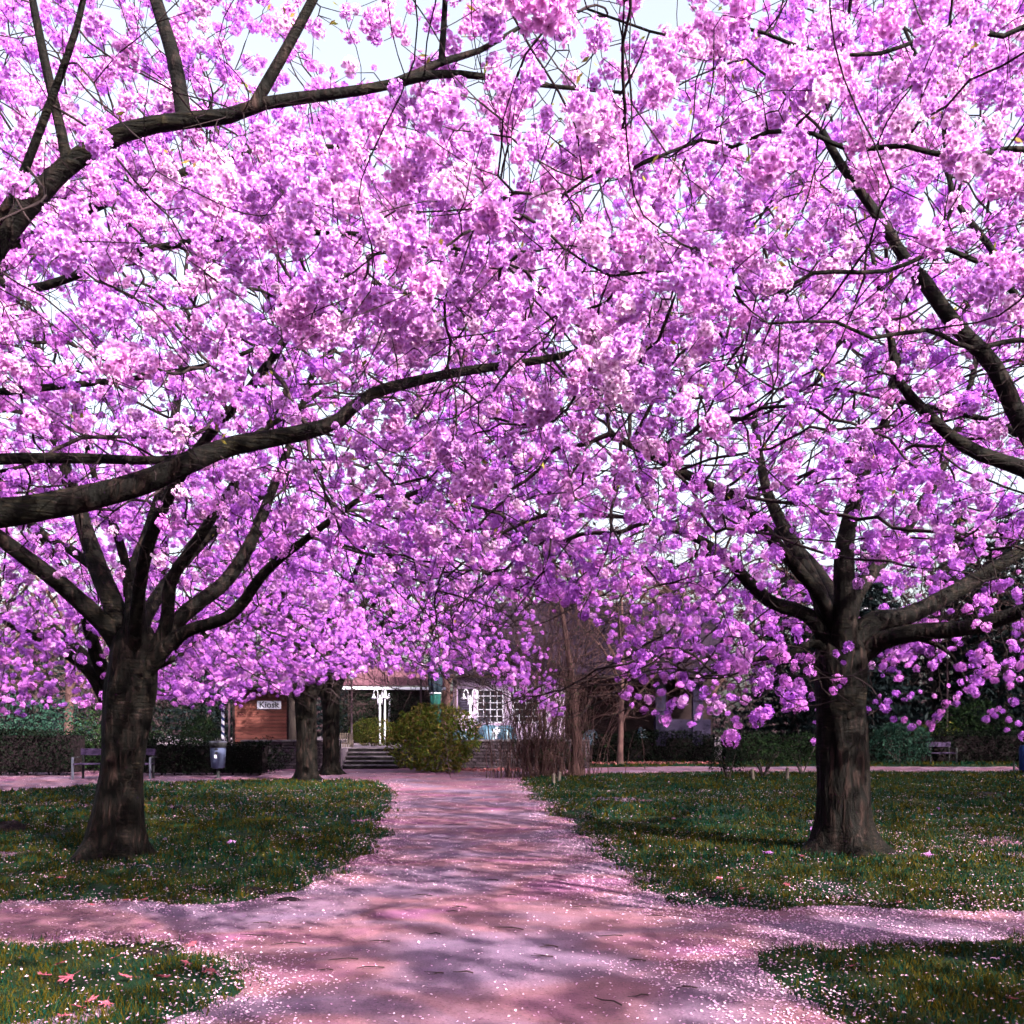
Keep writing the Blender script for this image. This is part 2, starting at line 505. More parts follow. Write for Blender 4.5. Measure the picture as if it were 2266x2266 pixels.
def lawn_sdf(P, seed=11):
    """largest signed distance over all lawns, edge made irregular"""
    s = np.full(len(P), -1e9)
    for poly in LAWNS.values():
        s = np.maximum(s, poly_sdf(P, poly))
    n = vnoise(pt3(P), 1.1, seed) - .5
    n2 = vnoise(pt3(P), 4.5, seed + 1) - .5
    n3 = vnoise(pt3(P), 11, seed + 2) - .5
    return s + n * 0.36 + n2 * 0.26 + n3 * .16


def lawn_z(P, s=None):
    if s is None:
        s = lawn_sdf(P)
    h = np.clip(s / 0.28, -0.8, 1) * 0.035
    u = (vnoise(pt3(P), 0.45, 3) - .5) * 0.07 + (vnoise(pt3(P), 1.7, 4) - .5) * 0.035
    return h + u * np.clip(s / 0.6, 0, 1)


def grid_faces(nx, ny):
    i = np.arange(nx * ny).reshape(ny, nx)
    return np.stack([i[:-1, :-1].ravel(), i[:-1, 1:].ravel(), i[1:, 1:].ravel(), i[1:, :-1].ravel()], 1)


g = MB().box((0, 200, -0.16), (900, 900, 0.1)).build("ground", M['lawnsoil'])
tag(g, "dark turf and soil under the whole park", kind="structure")

xs = np.linspace(-34, 34, 273); ys = np.linspace(1.5, 37, 143)
X, Y = np.meshgrid(xs, ys)
P = np.c_[X.ravel(), Y.ravel()]
z = (vnoise(pt3(P), 0.6, 21) - .5) * 0.02
pa = link("path", mesh_np("path", np.c_[P, z], [grid_faces(len(xs), len(ys))], True), M['path'])
tag(pa, "pinkish gravel path with crossing side paths", kind="structure")

for key, res in (('far_left', .12), ('far_right', .12), ('near_left', .08), ('near_right', .08), ('verge', .25)):
    poly = np.array(LAWNS[key])
    lo, hi = poly.min(0) - .4, poly.max(0) + .4
    if key.startswith('far'):
        lo[0] = max(lo[0], -19); hi[0] = min(hi[0], 20)
    if key.startswith('near'):
        lo[0] = max(lo[0], -7); hi[0] = min(hi[0], 7)
    xs = np.arange(lo[0], hi[0], res); ys = np.arange(lo[1], hi[1], res)
    X, Y = np.meshgrid(xs, ys)
    P = np.c_[X.ravel(), Y.ravel()]
    s = lawn_sdf(P)
    own = poly_sdf(P, poly) > -0.45
    z = lawn_z(P, s)
    fc = grid_faces(len(xs), len(ys))
    keep = ((s > -0.22) & own)[fc].all(1)
    fc = fc[keep]
    used, inv = np.unique(fc, return_inverse=True)
    o = link("lawn", mesh_np("lawn", np.c_[P, z][used], [inv.reshape(fc.shape)], True), M['lawnsoil'])
    tag(o, {'far_left': "petal-strewn lawn round the left cherry trunk", 'far_right': "petal-strewn lawn round the right cherry trunk",
            'near_left': "lawn corner in front of the side path, bottom left", 'near_right': "lawn corner in front of the side path, bottom right",
            'verge': "grass verge between far path and dark hedge"}[key], kind="structure")


# grass blades, one triangle each
def scatter_xy(y0, y1, n, margin=1.2):
    """n random points in the camera's ground wedge between depths y0 and y1"""
    y = np.sqrt(rng.uniform(y0 ** 2, y1 ** 2, n))
    half = (1133 / F) * y + margin
    x = rng.uniform(-1, 1, n) * half
    return np.c_[x, y]


def wedge_area(y0, y1):
    return (1133 / F) * (y1 ** 2 - y0 ** 2) + 2.4 * (y1 - y0)


GV, n0 = [], 0
for (y0, y1, dens, h, w) in ((4.3, 6.9, 3600, .040, .0045), (6.9, 10, 2600, .045, .006), (10, 15, 1100, .05, .009), (15, 31, 240, .06, .016), (34.5, 41, 60, .09, .03)):
    P = scatter_xy(y0, y1, int(dens * wedge_area(y0, y1)))
    s = lawn_sdf(P)
    cl = vnoise(pt3(P), 2.3, 31) * .6 + vnoise(pt3(P), 7, 32) * .4
    k = (s > rng.uniform(-0.20, 0.25, len(P))) & (cl > rng.uniform(.15, .55, len(P)))
    P, s, cl = P[k], s[k], cl[k]
    z = lawn_z(P, s)
    m = len(P)
    a = rng.uniform(0, 2 * np.pi, m)
    hh = h * rng.uniform(.45, 1.5, m) * (0.6 + cl)
    ww = w * rng.uniform(.7, 1.5, m)
    lean = rng.uniform(.1, .9, m) * hh
    b = rng.uniform(0, 2 * np.pi, m)
    base = np.c_[P, z - .006]
    side = np.c_[np.cos(a), np.sin(a), np.zeros(m)] * ww[:, None]
    tip = base + np.c_[np.cos(b) * lean, np.sin(b) * lean, hh]
    GV.append(np.stack([base - side, base + side, tip], 1).reshape(-1, 3))
GV = np.concatenate(GV)
o = link("grass", mesh_np("grass", GV, [np.arange(len(GV)).reshape(-1, 3)]), M['grass'])
tag(o, "short green and olive grass blades on the lawns", "grass", kind="stuff")

# fallen petals
PV = []
for (y0, y1, dens, sz) in ((4.3, 6.5, 1300, .009), (6.5, 9.5, 1100, .0095), (9.5, 14, 620, .0105), (14, 22, 260, .012), (22, 31, 90, .015)):
    P = scatter_xy(y0, y1, int(dens * wedge_area(y0, y1)))
    s = lawn_sdf(P)
    big = vnoise(pt3(P), 0.7, 41); fine = vnoise(pt3(P), 3.2, 42)
    edge = np.exp(-((s + 0.14) / 0.27) ** 2)
    right_drift = np.exp(-((s + 0.35) / 0.45) ** 2) * (P[:, 0] > 0.3) * .5
    dens_f = np.where(s > 0, 0.05 + 0.62 * big ** 2 * fine + .12 * (fine > .62), 0.035 + 0.10 * big * fine) + (edge + right_drift) * (0.2 + 0.8 * fine) * 1.5
    dens_f += ((P[:, 1] > 9) & (P[:, 1] < 13) & (s < 0)) * .10
    k = rng.uniform(0, 1, len(P)) < dens_f
    P, s = P[k], s[k]
    m = len(P)
    z = np.where(s > 0.02, lawn_z(P, s) + rng.uniform(.008, .035, m), np.maximum(lawn_z(P, s), (vnoise(pt3(P), 0.6, 21) - .5) * 0.02) + .006)
    a = rng.uniform(0, 2 * np.pi, m)
    L = sz * rng.uniform(.6, 1.35, m); Wd = L * rng.uniform(.55, .95, m)
    tilt = rng.normal(0, .35, m)
    u = np.c_[np.cos(a), np.sin(a), np.sin(tilt) * .6] * L[:, None]
    v = np.c_[-np.sin(a), np.cos(a), rng.normal(0, .3, m)] * Wd[:, None]
    c = np.c_[P, z]
    PV.append(np.stack([c - u, c - v + [0, 0, .002], c + u, c + v + [0, 0, .002]], 1).reshape(-1, 3))
PV = np.concatenate(PV)
o = link("fallen_petals", mesh_np("fallen_petals", PV, [np.arange(len(PV)).reshape(-1, 4)]), M['fallen'])
tag(o, "pale pink cherry petals strewn over path edges and grass", "petals", kind="stuff")


# ------------------------------------------------------------------ blossom clusters
def flower(rad, layers, segs, r):
    """one flower facing +Z: petals with a notch; returns verts, faces, petal attribute"""
    V, Fc, A = [], [], []
    for li in range(layers):
        n = 5
        off = li * math.pi / 5 + r.uniform(-.2, .2)
        cup = (0.35 if li == 0 else 0.85) + r.uniform(-.12, .12)
        R = rad * (1.0 if li == 0 else .78)
        for k in range(n):
            a = off + 2 * math.pi * k / n + r.uniform(-.12, .12)
            c, s_ = math.cos(a), math.sin(a)
            tc_, ts_ = -s_, c

            def pnt(d, w, lift):
                return (c * d + tc_ * w, s_ * d + ts_ * w, lift)
            i = len(V)
            l1 = R * .45 * cup + li * .002
            l2 = R * cup * .75 + r.uniform(-.003, .004) + li * .002
            if segs == 2:
                V += [pnt(.05 * R, 0, 0), pnt(.55 * R, -.36 * R, l1), pnt(.55 * R, .36 * R, l1), pnt(.98 * R, -.22 * R, l2), pnt(.98 * R, .22 * R, l2), pnt(.88 * R, 0, l2 - .001)]
                A += [0.0, 0.95, 0.95, 1, 1, 1]
                Fc += [(i, i + 1, i + 5), (i, i + 5, i + 2), (i + 1, i + 3, i + 5), (i + 2, i + 5, i + 4)]
            else:
                V += [pnt(.03 * R, 0, 0), pnt(.72 * R, -.38 * R, l1 + .2 * R * cup), pnt(.72 * R, .38 * R, l1 + .2 * R * cup), pnt(1.0 * R, 0, l2)]
                A += [0.25, 1, 1, 1]
                Fc += [(i, i + 1, i + 3), (i, i + 3, i + 2)]
    return V, Fc, A


def cluster_mesh(name, nf, layers, segs, R, frad, seed, flat=0.8, mat='petal'):
    r = random.Random(seed)
    V, Fc, A = [], [], []
    lobes = [Vector((0, 0, 0))] + [Vector((r.uniform(-1, 1), r.uniform(-1, 1), r.uniform(-.7, .5))).normalized() * R * r.uniform(.35, .65) for _ in range(r.choice((1, 2, 2, 3)) if nf > 12 else 0)]
    for k in range(nf):
        # fibonacci directions with jitter, fewer on the upper (stalk) side
        zc = 1 - 2 * (k + .5) / nf
        zc = max(-1, min(.95, zc + r.uniform(-.15, .15)))
        ph = k * 2.39996 + r.uniform(-.35, .35)
        sr = math.sqrt(max(0, 1 - zc * zc))
        d = Vector((sr * math.cos(ph), sr * math.sin(ph), zc))
        rr = R * r.uniform(.5, .95) * .86
        pos = Vector((d.x * rr, d.y * rr, d.z * rr * flat)) + lobes[k % len(lobes)]
        n = (d + Vector((r.uniform(-.4, .4), r.uniform(-.4, .4), r.uniform(-.35, .35)))).normalized()
        q = n.to_track_quat('Z', 'Y') @ Vector((0, 0, 1)).rotation_difference(Vector((0, 0, 1)))
        mt = q.to_matrix() @ Matrix.Rotation(r.uniform(0, 6.28), 3, 'Z')
        v, f, a = flower(frad * r.uniform(.82, 1.12), layers, segs, r)
        i = len(V)
        V += [tuple(pos + mt @ Vector(p)) for p in v]
        Fc += [tuple(x + i for x in q_) for q_ in f]
        A += a
    me = bpy.data.meshes.new(name)
    me.from_pydata(V, [], Fc)
    at = me.attributes.new("petal", 'FLOAT', 'POINT')
    at.data.foreach_set("value", np.array(A, np.float32))
    me.materials.append(M[mat])
    me.update()
    return me


NEAR_CL = [cluster_mesh("near cluster", n, 2, 2, R, .0215, 100 + i, mat='petallit') for i, (n, R) in enumerate(((30, .066), (22, .056), (40, .076), (11, .042)))]
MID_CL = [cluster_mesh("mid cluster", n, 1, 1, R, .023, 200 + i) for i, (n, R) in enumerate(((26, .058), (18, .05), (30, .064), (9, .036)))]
PROTO = {}
for key, lst in (('near', NEAR_CL), ('mid', MID_CL)):
    PROTO[key] = [bpy.data.objects.new("blossom source", me) for me in lst]     # not linked: only read by the scatter nodes


def scatter_group(name, protos):
    ng = bpy.data.node_groups.new(name, 'GeometryNodeTree')
    ng.interface.new_socket("Geometry", in_out='INPUT', socket_type='NodeSocketGeometry')
    ng.interface.new_socket("Geometry", in_out='OUTPUT', socket_type='NodeSocketGeometry')
    N = ng.nodes.new
    gi, go = N("NodeGroupInput"), N("NodeGroupOutput")
    jn = N("GeometryNodeJoinGeometry")
    for p in protos:
        oi = N("GeometryNodeObjectInfo")
        oi.inputs['Object'].default_value = p
        oi.inputs['As Instance'].default_value = False
        g2 = N("GeometryNodeGeometryToInstance")
        ng.links.new(oi.outputs['Geometry'], g2.inputs[0])
        ng.links.new(g2.outputs[0], jn.inputs[0])
    ip = N("GeometryNodeInstanceOnPoints")
    ip.inputs['Pick Instance'].default_value = True
    ng.links.new(gi.outputs[0], ip.inputs['Points'])
    ng.links.new(jn.outputs[0], ip.inputs['Instance'])

    def attr(nm, t):
        a = N("GeometryNodeInputNamedAttribute")
        a.data_type = t
        a.inputs['Name'].default_value = nm
        return a.outputs['Attribute']
    ng.links.new(attr("idx", 'INT'), ip.inputs['Instance Index'])
    e2r = N("FunctionNodeEulerToRotation")
    ng.links.new(attr("rot", 'FLOAT_VECTOR'), e2r.inputs[0])
    ng.links.new(e2r.outputs[0], ip.inputs['Rotation'])
    ng.links.new(attr("scl", 'FLOAT'), ip.inputs['Scale'])
    ng.links.new(ip.outputs[0], go.inputs[0])
    return ng


SCATTER = {k: scatter_group("scatter " + k, v) for k, v in PROTO.items()}


def blossom_points(name, P, rot, scl, idx):
    me = bpy.data.meshes.new(name)
    me.vertices.add(len(P))
    me.vertices.foreach_set("co", np.asarray(P, np.float32).ravel())
    a = me.attributes.new("rot", 'FLOAT_VECTOR', 'POINT'); a.data.foreach_set("vector", rot.astype(np.float32).ravel())
    a = me.attributes.new("scl", 'FLOAT', 'POINT'); a.data.foreach_set("value", scl.astype(np.float32))
    a = me.attributes.new("idx", 'INT', 'POINT'); a.data.foreach_set("value", idx.astype(np.int32))
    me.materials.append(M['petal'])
    return me


# ------------------------------------------------------------------ trees
def leaf_cards(name, P, size, mat, parent=None, seed=0, aspect=.5, droop=0.0, up=0.0, kind=None):
    r = np.random.default_rng(seed)
    m = len(P)
    d = nrm(r.normal(0, 1, (m, 3)) + np.array([0, 0, -droop + up]))
    s_ = nrm(np.cross(d, r.normal(0, 1, (m, 3))))
    L = size * r.uniform(.6, 1.4, m)[:, None]
    Wd = L * aspect * r.uniform(.7, 1.2, m)[:, None]
    n = np.cross(d, s_)
    V = np.stack([P - d * L * .5, P - s_ * Wd * .5 + n * Wd * .15, P + d * L * .5, P + s_ * Wd * .5 + n * Wd * .15], 1).reshape(-1, 3)
    o = link(name, mesh_np(name, V, [np.arange(m * 4).reshape(-1, 4)]), mat, parent)
    if kind:
        tag(o, kind=kind)
    return o


def spline(pts, step=0.12):
    """Catmull-Rom through pts (n,4: xyz,r) resampled"""
    pts = np.asarray(pts, float)
    p = np.vstack([2 * pts[0] - pts[1], pts, 2 * pts[-1] - pts[-2]])
    out = []
    for i in range(1, len(p) - 2):
        n = max(2, int(np.linalg.norm(p[i + 1, :3] - p[i, :3]) / step))
        t = np.linspace(0, 1, n, endpoint=False)[:, None]
        a, b, c, d = p[i - 1], p[i], p[i + 1], p[i + 2]
        out.append(.5 * ((2 * b) + (-a + c) * t + (2 * a - 5 * b + 4 * c - d) * t ** 2 + (-a + 3 * b - 3 * c + d) * t ** 3))
    out.append(pts[-1:])
    return np.concatenate(out)


def limb_mesh(pts, sides=12, seed=0, lump=.10):
    """smooth tapering tube along (n,4) points"""
    p, r = pts[:, :3], np.maximum(pts[:, 3], .002)
    d = nrm(np.gradient(p, axis=0))
    u = np.zeros_like(d)
    ref = np.array([0.3, 1.0, 0.2])
    v0 = np.cross(d[0], ref); v0 /= np.linalg.norm(v0)
    u[0] = v0
    for i in range(1, len(p)):
        w = u[i - 1] - d[i] * (u[i - 1] @ d[i])
        u[i] = w / max(np.linalg.norm(w), 1e-9)
    v = np.cross(d, u)
    th = np.linspace(0, 2 * np.pi, sides, endpoint=False)
    ring = p[:, None] + r[:, None, None] * (u[:, None] * np.cos(th)[None, :, None] + v[:, None] * np.sin(th)[None, :, None])
    flat = ring.reshape(-1, 3)
    nz = vnoise(flat, 6.0, seed) * .6 + vnoise(flat, 15.0, seed + 5) * .4 - .5
    flat = flat + (flat - np.repeat(p, sides, 0)) * (nz * 2 * lump)[:, None]
    n = len(p)
    i = np.arange(n * sides).reshape(n, sides)
    j = np.roll(i, -1, 1)
    q = np.stack([i[:-1].ravel(), j[:-1].ravel(), j[1:].ravel(), i[1:].ravel()], 1)
    return flat, q, [i[-1]]


def limb_obj(name, pts, mat, parent, sides=12, seed=0, lump=.1):
    V, q, caps = limb_mesh(pts, sides, seed, lump)
    return link(name, mesh_np(name, V, [q, np.array(caps)], True), mat, parent)


def colonize(P0, par0, A, step, kill, infl, iters, r, trop=(0, 0, 0.0), jitter=.22):
    n0 = len(P0)
    cap = n0 + 60000
    P = np.zeros((cap, 3)); P[:n0] = P0
    par = np.full(cap, -1, int); par[:n0] = par0
    cc = np.zeros(cap, int)
    n = n0
    # nearest initial node per attractor
    nd = np.full(len(A), 1e18); ni = np.zeros(len(A), int)
    for k in range(0, n0, 200):
        blk = P[k:min(k + 200, n0)]
        D = ((A[:, None] - blk[None]) ** 2).sum(-1)
        j = D.argmin(1); dm = D[np.arange(len(A)), j]
        b = dm < nd
        nd[b] = dm[b]; ni[b] = j[b] + k
    alive = nd > kill ** 2
    trop = np.array(trop)
    for it in range(iters):
        act = np.where(alive & (nd < infl ** 2))[0]
        if len(act) == 0:
            infl *= 1.5
            if infl > 8 or not alive.any():
                break
            continue
        idx = ni[act]
        vec = nrm(A[act] - P[idx])
        nodes, inv = np.unique(idx, return_inverse=True)
        acc = np.stack([np.bincount(inv, vec[:, k], len(nodes)) for k in range(3)], 1)
        ok = cc[nodes] < 3
        bad = np.isin(idx, nodes[~ok])
        alive[act[bad]] = False
        nodes = nodes[ok]; acc = acc[ok]
        if len(nodes) == 0:
            continue
        d = nrm(nrm(acc) + r.normal(0, jitter, acc.shape) + trop)
        new = P[nodes] + d * step * r.uniform(.8, 1.2, (len(nodes), 1))
        m = len(new)
        if n + m > cap:
            break
        P[n:n + m] = new; par[n:n + m] = nodes; cc[nodes] += 1
        al = np.where(alive)[0]
        a2 = A[al]
        D = (a2 ** 2).sum(1)[:, None] + (new ** 2).sum(1)[None] - 2 * a2 @ new.T
        j = D.argmin(1); dm = D[np.arange(len(al)), j]
        b = dm < nd[al]
        nd[al[b]] = dm[b]; ni[al[b]] = j[b] + n
        alive[al] = nd[al] > kill ** 2
        n += m
    return P[:n].copy(), par[:n].copy()


def edge_tubes(p0, p1, d0, d1, r0, r1, k):
    def rings(p, d, r):
        ref = np.where(np.abs(d[:, 2:3]) < .9, np.array([[0, 0, 1.]]), np.array([[1., 0, 0]]))
        u = nrm(np.cross(d, ref)); v = np.cross(d, u)
        th = np.linspace(0, 2 * np.pi, k, endpoint=False)
        return p[:, None] + r[:, None, None] * (u[:, None] * np.cos(th)[None, :, None] + v[:, None] * np.sin(th)[None, :, None])
    m = len(p0)
    V = np.concatenate([rings(p0, d0, r0), rings(p1, d0 if d1 is None else d1, r1)], 1).reshape(-1, 3)
    b = (np.arange(m) * 2 * k)[:, None]
    i = np.arange(k)[None]
    j = (np.arange(k)[None] + 1) % k
    q = np.stack([(b + i), (b + j), (b + k + j), (b + k + i)], 2).reshape(-1, 4)
    return V, q


def grow(limbs, A, seed, step=.16, kill=.2, infl=2.2, iters=90, tip=.003, twig=.55, trop=(0, 0, 0), smooth=2, rmax=.05, twiglen=(.10, .32), jit=.22):
    """limbs: list of (n,4) splines. returns branch mesh arrays and list of thin nodes (pos, dir)"""
    r = np.random.default_rng(seed)
    P0, par0, R0 = [], [], []
    for L in limbs:
        base = len(P0)
        sub = L[::max(1, int(.2 / .12))]
        # the inner part of a limb stays bare: start a little way out
        for i, q in enumerate(sub):
            P0.append(q[:3]); R0.append(q[3]); par0.append(base + i - 1 if i else -1)
    P0 = np.array(P0); R0 = np.array(R0); par0 = np.array(par0)
    n0 = len(P0)
    P, par = colonize(P0, par0, A, step, kill, infl, iters, r, trop, jit)
    n = len(P)
    for _ in range(smooth):
        Q = P.copy()
        cnt = np.zeros(n); acc = np.zeros((n, 3))
        ch = np.arange(n0, n)
        np.add.at(acc, par[ch], P[ch]); np.add.at(cnt, par[ch], 1)
        has = (cnt > 0) & (np.arange(n) >= n0)
        mean_c = acc[has] / cnt[has][:, None]
        Q[has] = .5 * P[has] + .25 * mean_c + .25 * P[par[has]]
        P = Q
    # pipe model radii
    e = 2.35
    acc = np.zeros(n)
    desc = np.zeros(n, int)
    rad = np.zeros(n)
    main = np.full(n, -1)
    mainr = np.zeros(n)
    for i in range(n - 1, n0 - 1, -1):
        rad[i] = max(tip, acc[i] ** (1 / e)) if acc[i] > 0 else tip
        p = par[i]
        acc[p] += rad[i] ** e
        desc[p] += desc[i] + 1
        if rad[i] > mainr[p]:
            mainr[p] = rad[i]; main[p] = i
    rad[:n0] = R0
    rad[n0:] = np.minimum(rad[n0:], rmax)
    ch = np.arange(n0, n)
    p = par[ch]
    rad[ch] = np.minimum(rad[ch], np.where(p < n0, rad[p] * .75, rad[ch]))
    d = np.zeros((n, 3))
    d[ch] = nrm(P[ch] - P[p])
    fin = d.copy()
    hm = (main >= 0) & (np.arange(n) >= n0)
    fin[hm] = nrm(d[hm] + d[main[hm]])
    is_main = (main[p] == ch) & (p >= n0)
    d0 = np.where(is_main[:, None], fin[p], d[ch])
    r0 = np.where(is_main, rad[p], rad[ch] * 1.12)
    Vs, Qs, off = [], [], 0
    for lo, hi, k in ((0, .0055, 3), (.0055, .016, 4), (.016, 1, 7)):
        m = (rad[ch] >= lo) & (rad[ch] < hi)
        if m.any():
            V, q = edge_tubes(P[p[m]], P[ch[m]], d0[m], fin[ch[m]], r0[m], rad[ch[m]], k)
            Vs.append(V); Qs.append(q + off); off += len(V)
    thin = ch[desc[ch] <= 6]
    # short end twigs
    tw = thin[r.uniform(0, 1, len(thin)) < twig]
    td = nrm(d[tw] + r.normal(0, .7, (len(tw), 3)) + np.array([0, 0, .1]))
    tl = r.uniform(twiglen[0], twiglen[1], len(tw))
    te = P[tw] + td * tl[:, None]
    if len(tw):
        V, q = edge_tubes(P[tw], te, td, None, np.full(len(tw), tip * .9), np.full(len(tw), tip * .45), 3)
        Vs.append(V); Qs.append(q + off)
    return np.concatenate(Vs), np.concatenate(Qs), P[thin], te, P, rad


def crown_attractors(n, c, R, zb0, zb1, zt, seed, shell=.55, off=(0, 0), gap=.38, gscale=.55, ex=1.0, filt=None):
    """points in an umbrella-shaped crown round axis c=(x,y)"""
    r = np.random.default_rng(seed)
    out = []
    tot = 0
    while tot < n:
        m = n * 4
        rho = np.sqrt(r.uniform(0, 1, m)); ph = r.uniform(0, 2 * np.pi, m)
        x = c[0] + off[0] * rho + R * rho * np.cos(ph) * ex
        y = c[1] + off[1] * rho + R * rho * np.sin(ph)
        wob = .85 + .3 * vnoise(np.c_[np.cos(ph) * 2, np.sin(ph) * 2, np.zeros(m)], 1.3, seed)
        rr = rho / wob
        top = zb1 + (zt - zb1) * np.sqrt(np.clip(1 - rr ** 2, 0, 1))
        bot = zb0 + (zb1 - zb0) * np.clip(rr, 0, 1) ** 1.6
        t = r.uniform(0, 1, m)
        z = bot + (top - bot) * t
        # denser towards the outer shell
        depth = np.minimum(top - z, (1 - rr) * R)
        w = np.where(depth < 1.2, 1, 1 - shell)
        P = np.c_[x, y, z]
        nz = vnoise(P, gscale, seed + 3) * .6 + vnoise(P, gscale * 2.7, seed + 4) * .4
        k = (rr < 1) & (top > bot) & (r.uniform(0, 1, m) < w) & (nz > gap)
        P = P[k]
        if filt is not None:
            P = P[filt(P)]
        out.append(P); tot += len(P)
        if len(out) > 60:
            break
    return np.concatenate(out)[:n]


def trunk_mesh(prof, lean=(0, 0), seed=0, sides=56, step=.045, ridges=7):
    """prof: list of (z, radius); flared, fluted trunk standing at the origin"""
    prof = np.array(prof)
    zs = np.arange(prof[0, 0], prof[-1, 0], step)
    rz = np.interp(zs, prof[:, 0], prof[:, 1])
    k = np.ones(5) / 5
    rz = np.convolve(np.pad(rz, 2, mode='edge'), k, 'valid')
    th = np.linspace(0, 2 * np.pi, sides, endpoint=False)
    Z, T = np.meshgrid(zs, th, indexing='ij')
    H = (prof[-1, 0])
    unit = np.c_[np.cos(T).ravel() * 1.5, np.sin(T).ravel() * 1.5, Z.ravel() * .5]
    flute = vnoise(unit, 1.6, seed) - .5
    fine = vnoise(np.c_[np.cos(T).ravel() * 5, np.sin(T).ravel() * 5, Z.ravel() * 1.5], 1.7, seed + 1) - .5
    lump = vnoise(np.c_[np.cos(T).ravel(), np.sin(T).ravel(), Z.ravel() * 2.2], 1.5, seed + 2) - .5
    flare = np.clip(1 - Z.ravel() / .45, 0, 1) ** 1.5
    root = np.cos(T.ravel() * 5 + seed + 1.3 * np.sin(T.ravel())) * .26 * flare
    R = np.repeat(rz, sides) * (1 + .22 * flute + .12 * fine + .14 * lump + root)
    t = np.clip(Z.ravel() / H, 0, 1)
    V = np.c_[R * np.cos(T.ravel()) + lean[0] * t, R * np.sin(T.ravel()) + lean[1] * t, Z.ravel()]
    n = len(zs)
    i = np.arange(n * sides).reshape(n, sides); j = np.roll(i, -1, 1)
    q = np.stack([i[:-1].ravel(), j[:-1].ravel(), j[1:].ravel(), i[1:].ravel()], 1)
    return mesh_np("trunk", V, [q, i[-1:]], True)


def in_frame(P, margin=0):
    u = 1133 + F * P[:, 0] / np.maximum(P[:, 1], .1)
    v = HOR - F * (P[:, 2] - CAMH) / np.maximum(P[:, 1], .1)
    return (P[:, 1] > .5) & (u > -margin) & (u < 2266 + margin) & (v > -margin) & (v < 2266 + margin)


PROTECT = []      # (pixel polyline, depth, half width): thick limbs that stay in the open


def hides_limb(P, r, keep=.12):
    u = np.c_[1133 + F * P[:, 0] / P[:, 1], HOR - F * (P[:, 2] - CAMH) / P[:, 1]]
    out = np.zeros(len(P), bool)
    for poly, Yd, hw in PROTECT:
        poly = np.asarray(poly, float)
        best = np.full(len(P), 1e9)
        for p, q in zip(poly[:-1], poly[1:]):
            e = q - p
            t = np.clip(((u - p) @ e) / (e @ e), 0, 1)
            best = np.minimum(best, np.linalg.norm(u - p - t[:, None] * e, axis=1))
        out |= (best < hw + .05 * F / P[:, 1]) & (P[:, 1] < Yd) & (r.uniform(0, 1, len(P)) > keep)
    return out


PROTECT += [
    ([(-50, 1140), (150, 1112), (305, 1072), (430, 1018), (520, 985), (657, 960), (751, 930), (821, 872), (997, 827), (1231, 790)], 7.0, 26),
    ([(0, 1016), (176, 1014), (352, 1018), (493, 996)], 7.3, 12),
    ([(20, 505), (152, 364), (270, 293), (410, 266), (504, 257), (586, 229), (727, 209), (868, 186), (1061, 112)], 4.8, 30),
    ([(404, 260), (385, 130), (345, 0)], 5.0, 22), ([(563, 235), (622, 129), (692, 0)], 4.8, 14), ([(150, 370), (135, 290), (100, 140)], 4.8, 10),
    ([(2266, 1037), (2170, 1005), (2100, 962), (2050, 912), (1990, 845)], 7.2, 16),
    ([(2266, 945), (2200, 812), (2110, 715), (2012, 586), (1930, 460), (1860, 363)], 6.2, 14),
    ([(0, 1190), (130, 1290), (245, 1400)], 11.2, 26), ([(262, 1370), (215, 1250), (170, 1110)], 11.6, 26), ([(300, 1360), (302, 1270), (335, 1170), (365, 1060)], 11.8, 22),
    ([(395, 1372), (500, 1285), (560, 1190), (600, 1090)], 12.2, 22), ([(400, 1405), (510, 1360), (590, 1262)], 10.8, 14), ([(365, 1395), (378, 1290), (440, 1190)], 11, 16),
    ([(280, 1880), (290, 1400)], 11.2, 70), ([(1872, 1880), (1865, 1400)], 11.4, 75),
    ([(1700, 1328), (1800, 1372)], 11, 14), ([(1825, 1350), (1780, 1250), (1720, 1140), (1690, 1060)], 12.2, 18), ([(1870, 1330), (1868, 1220), (1880, 1150)], 11.2, 16),
    ([(1920, 1385), (2010, 1362), (2150, 1288), (2266, 1215)], 12, 24), ([(1930, 1430), (2010, 1402), (2150, 1388), (2266, 1350)], 11, 22),
]


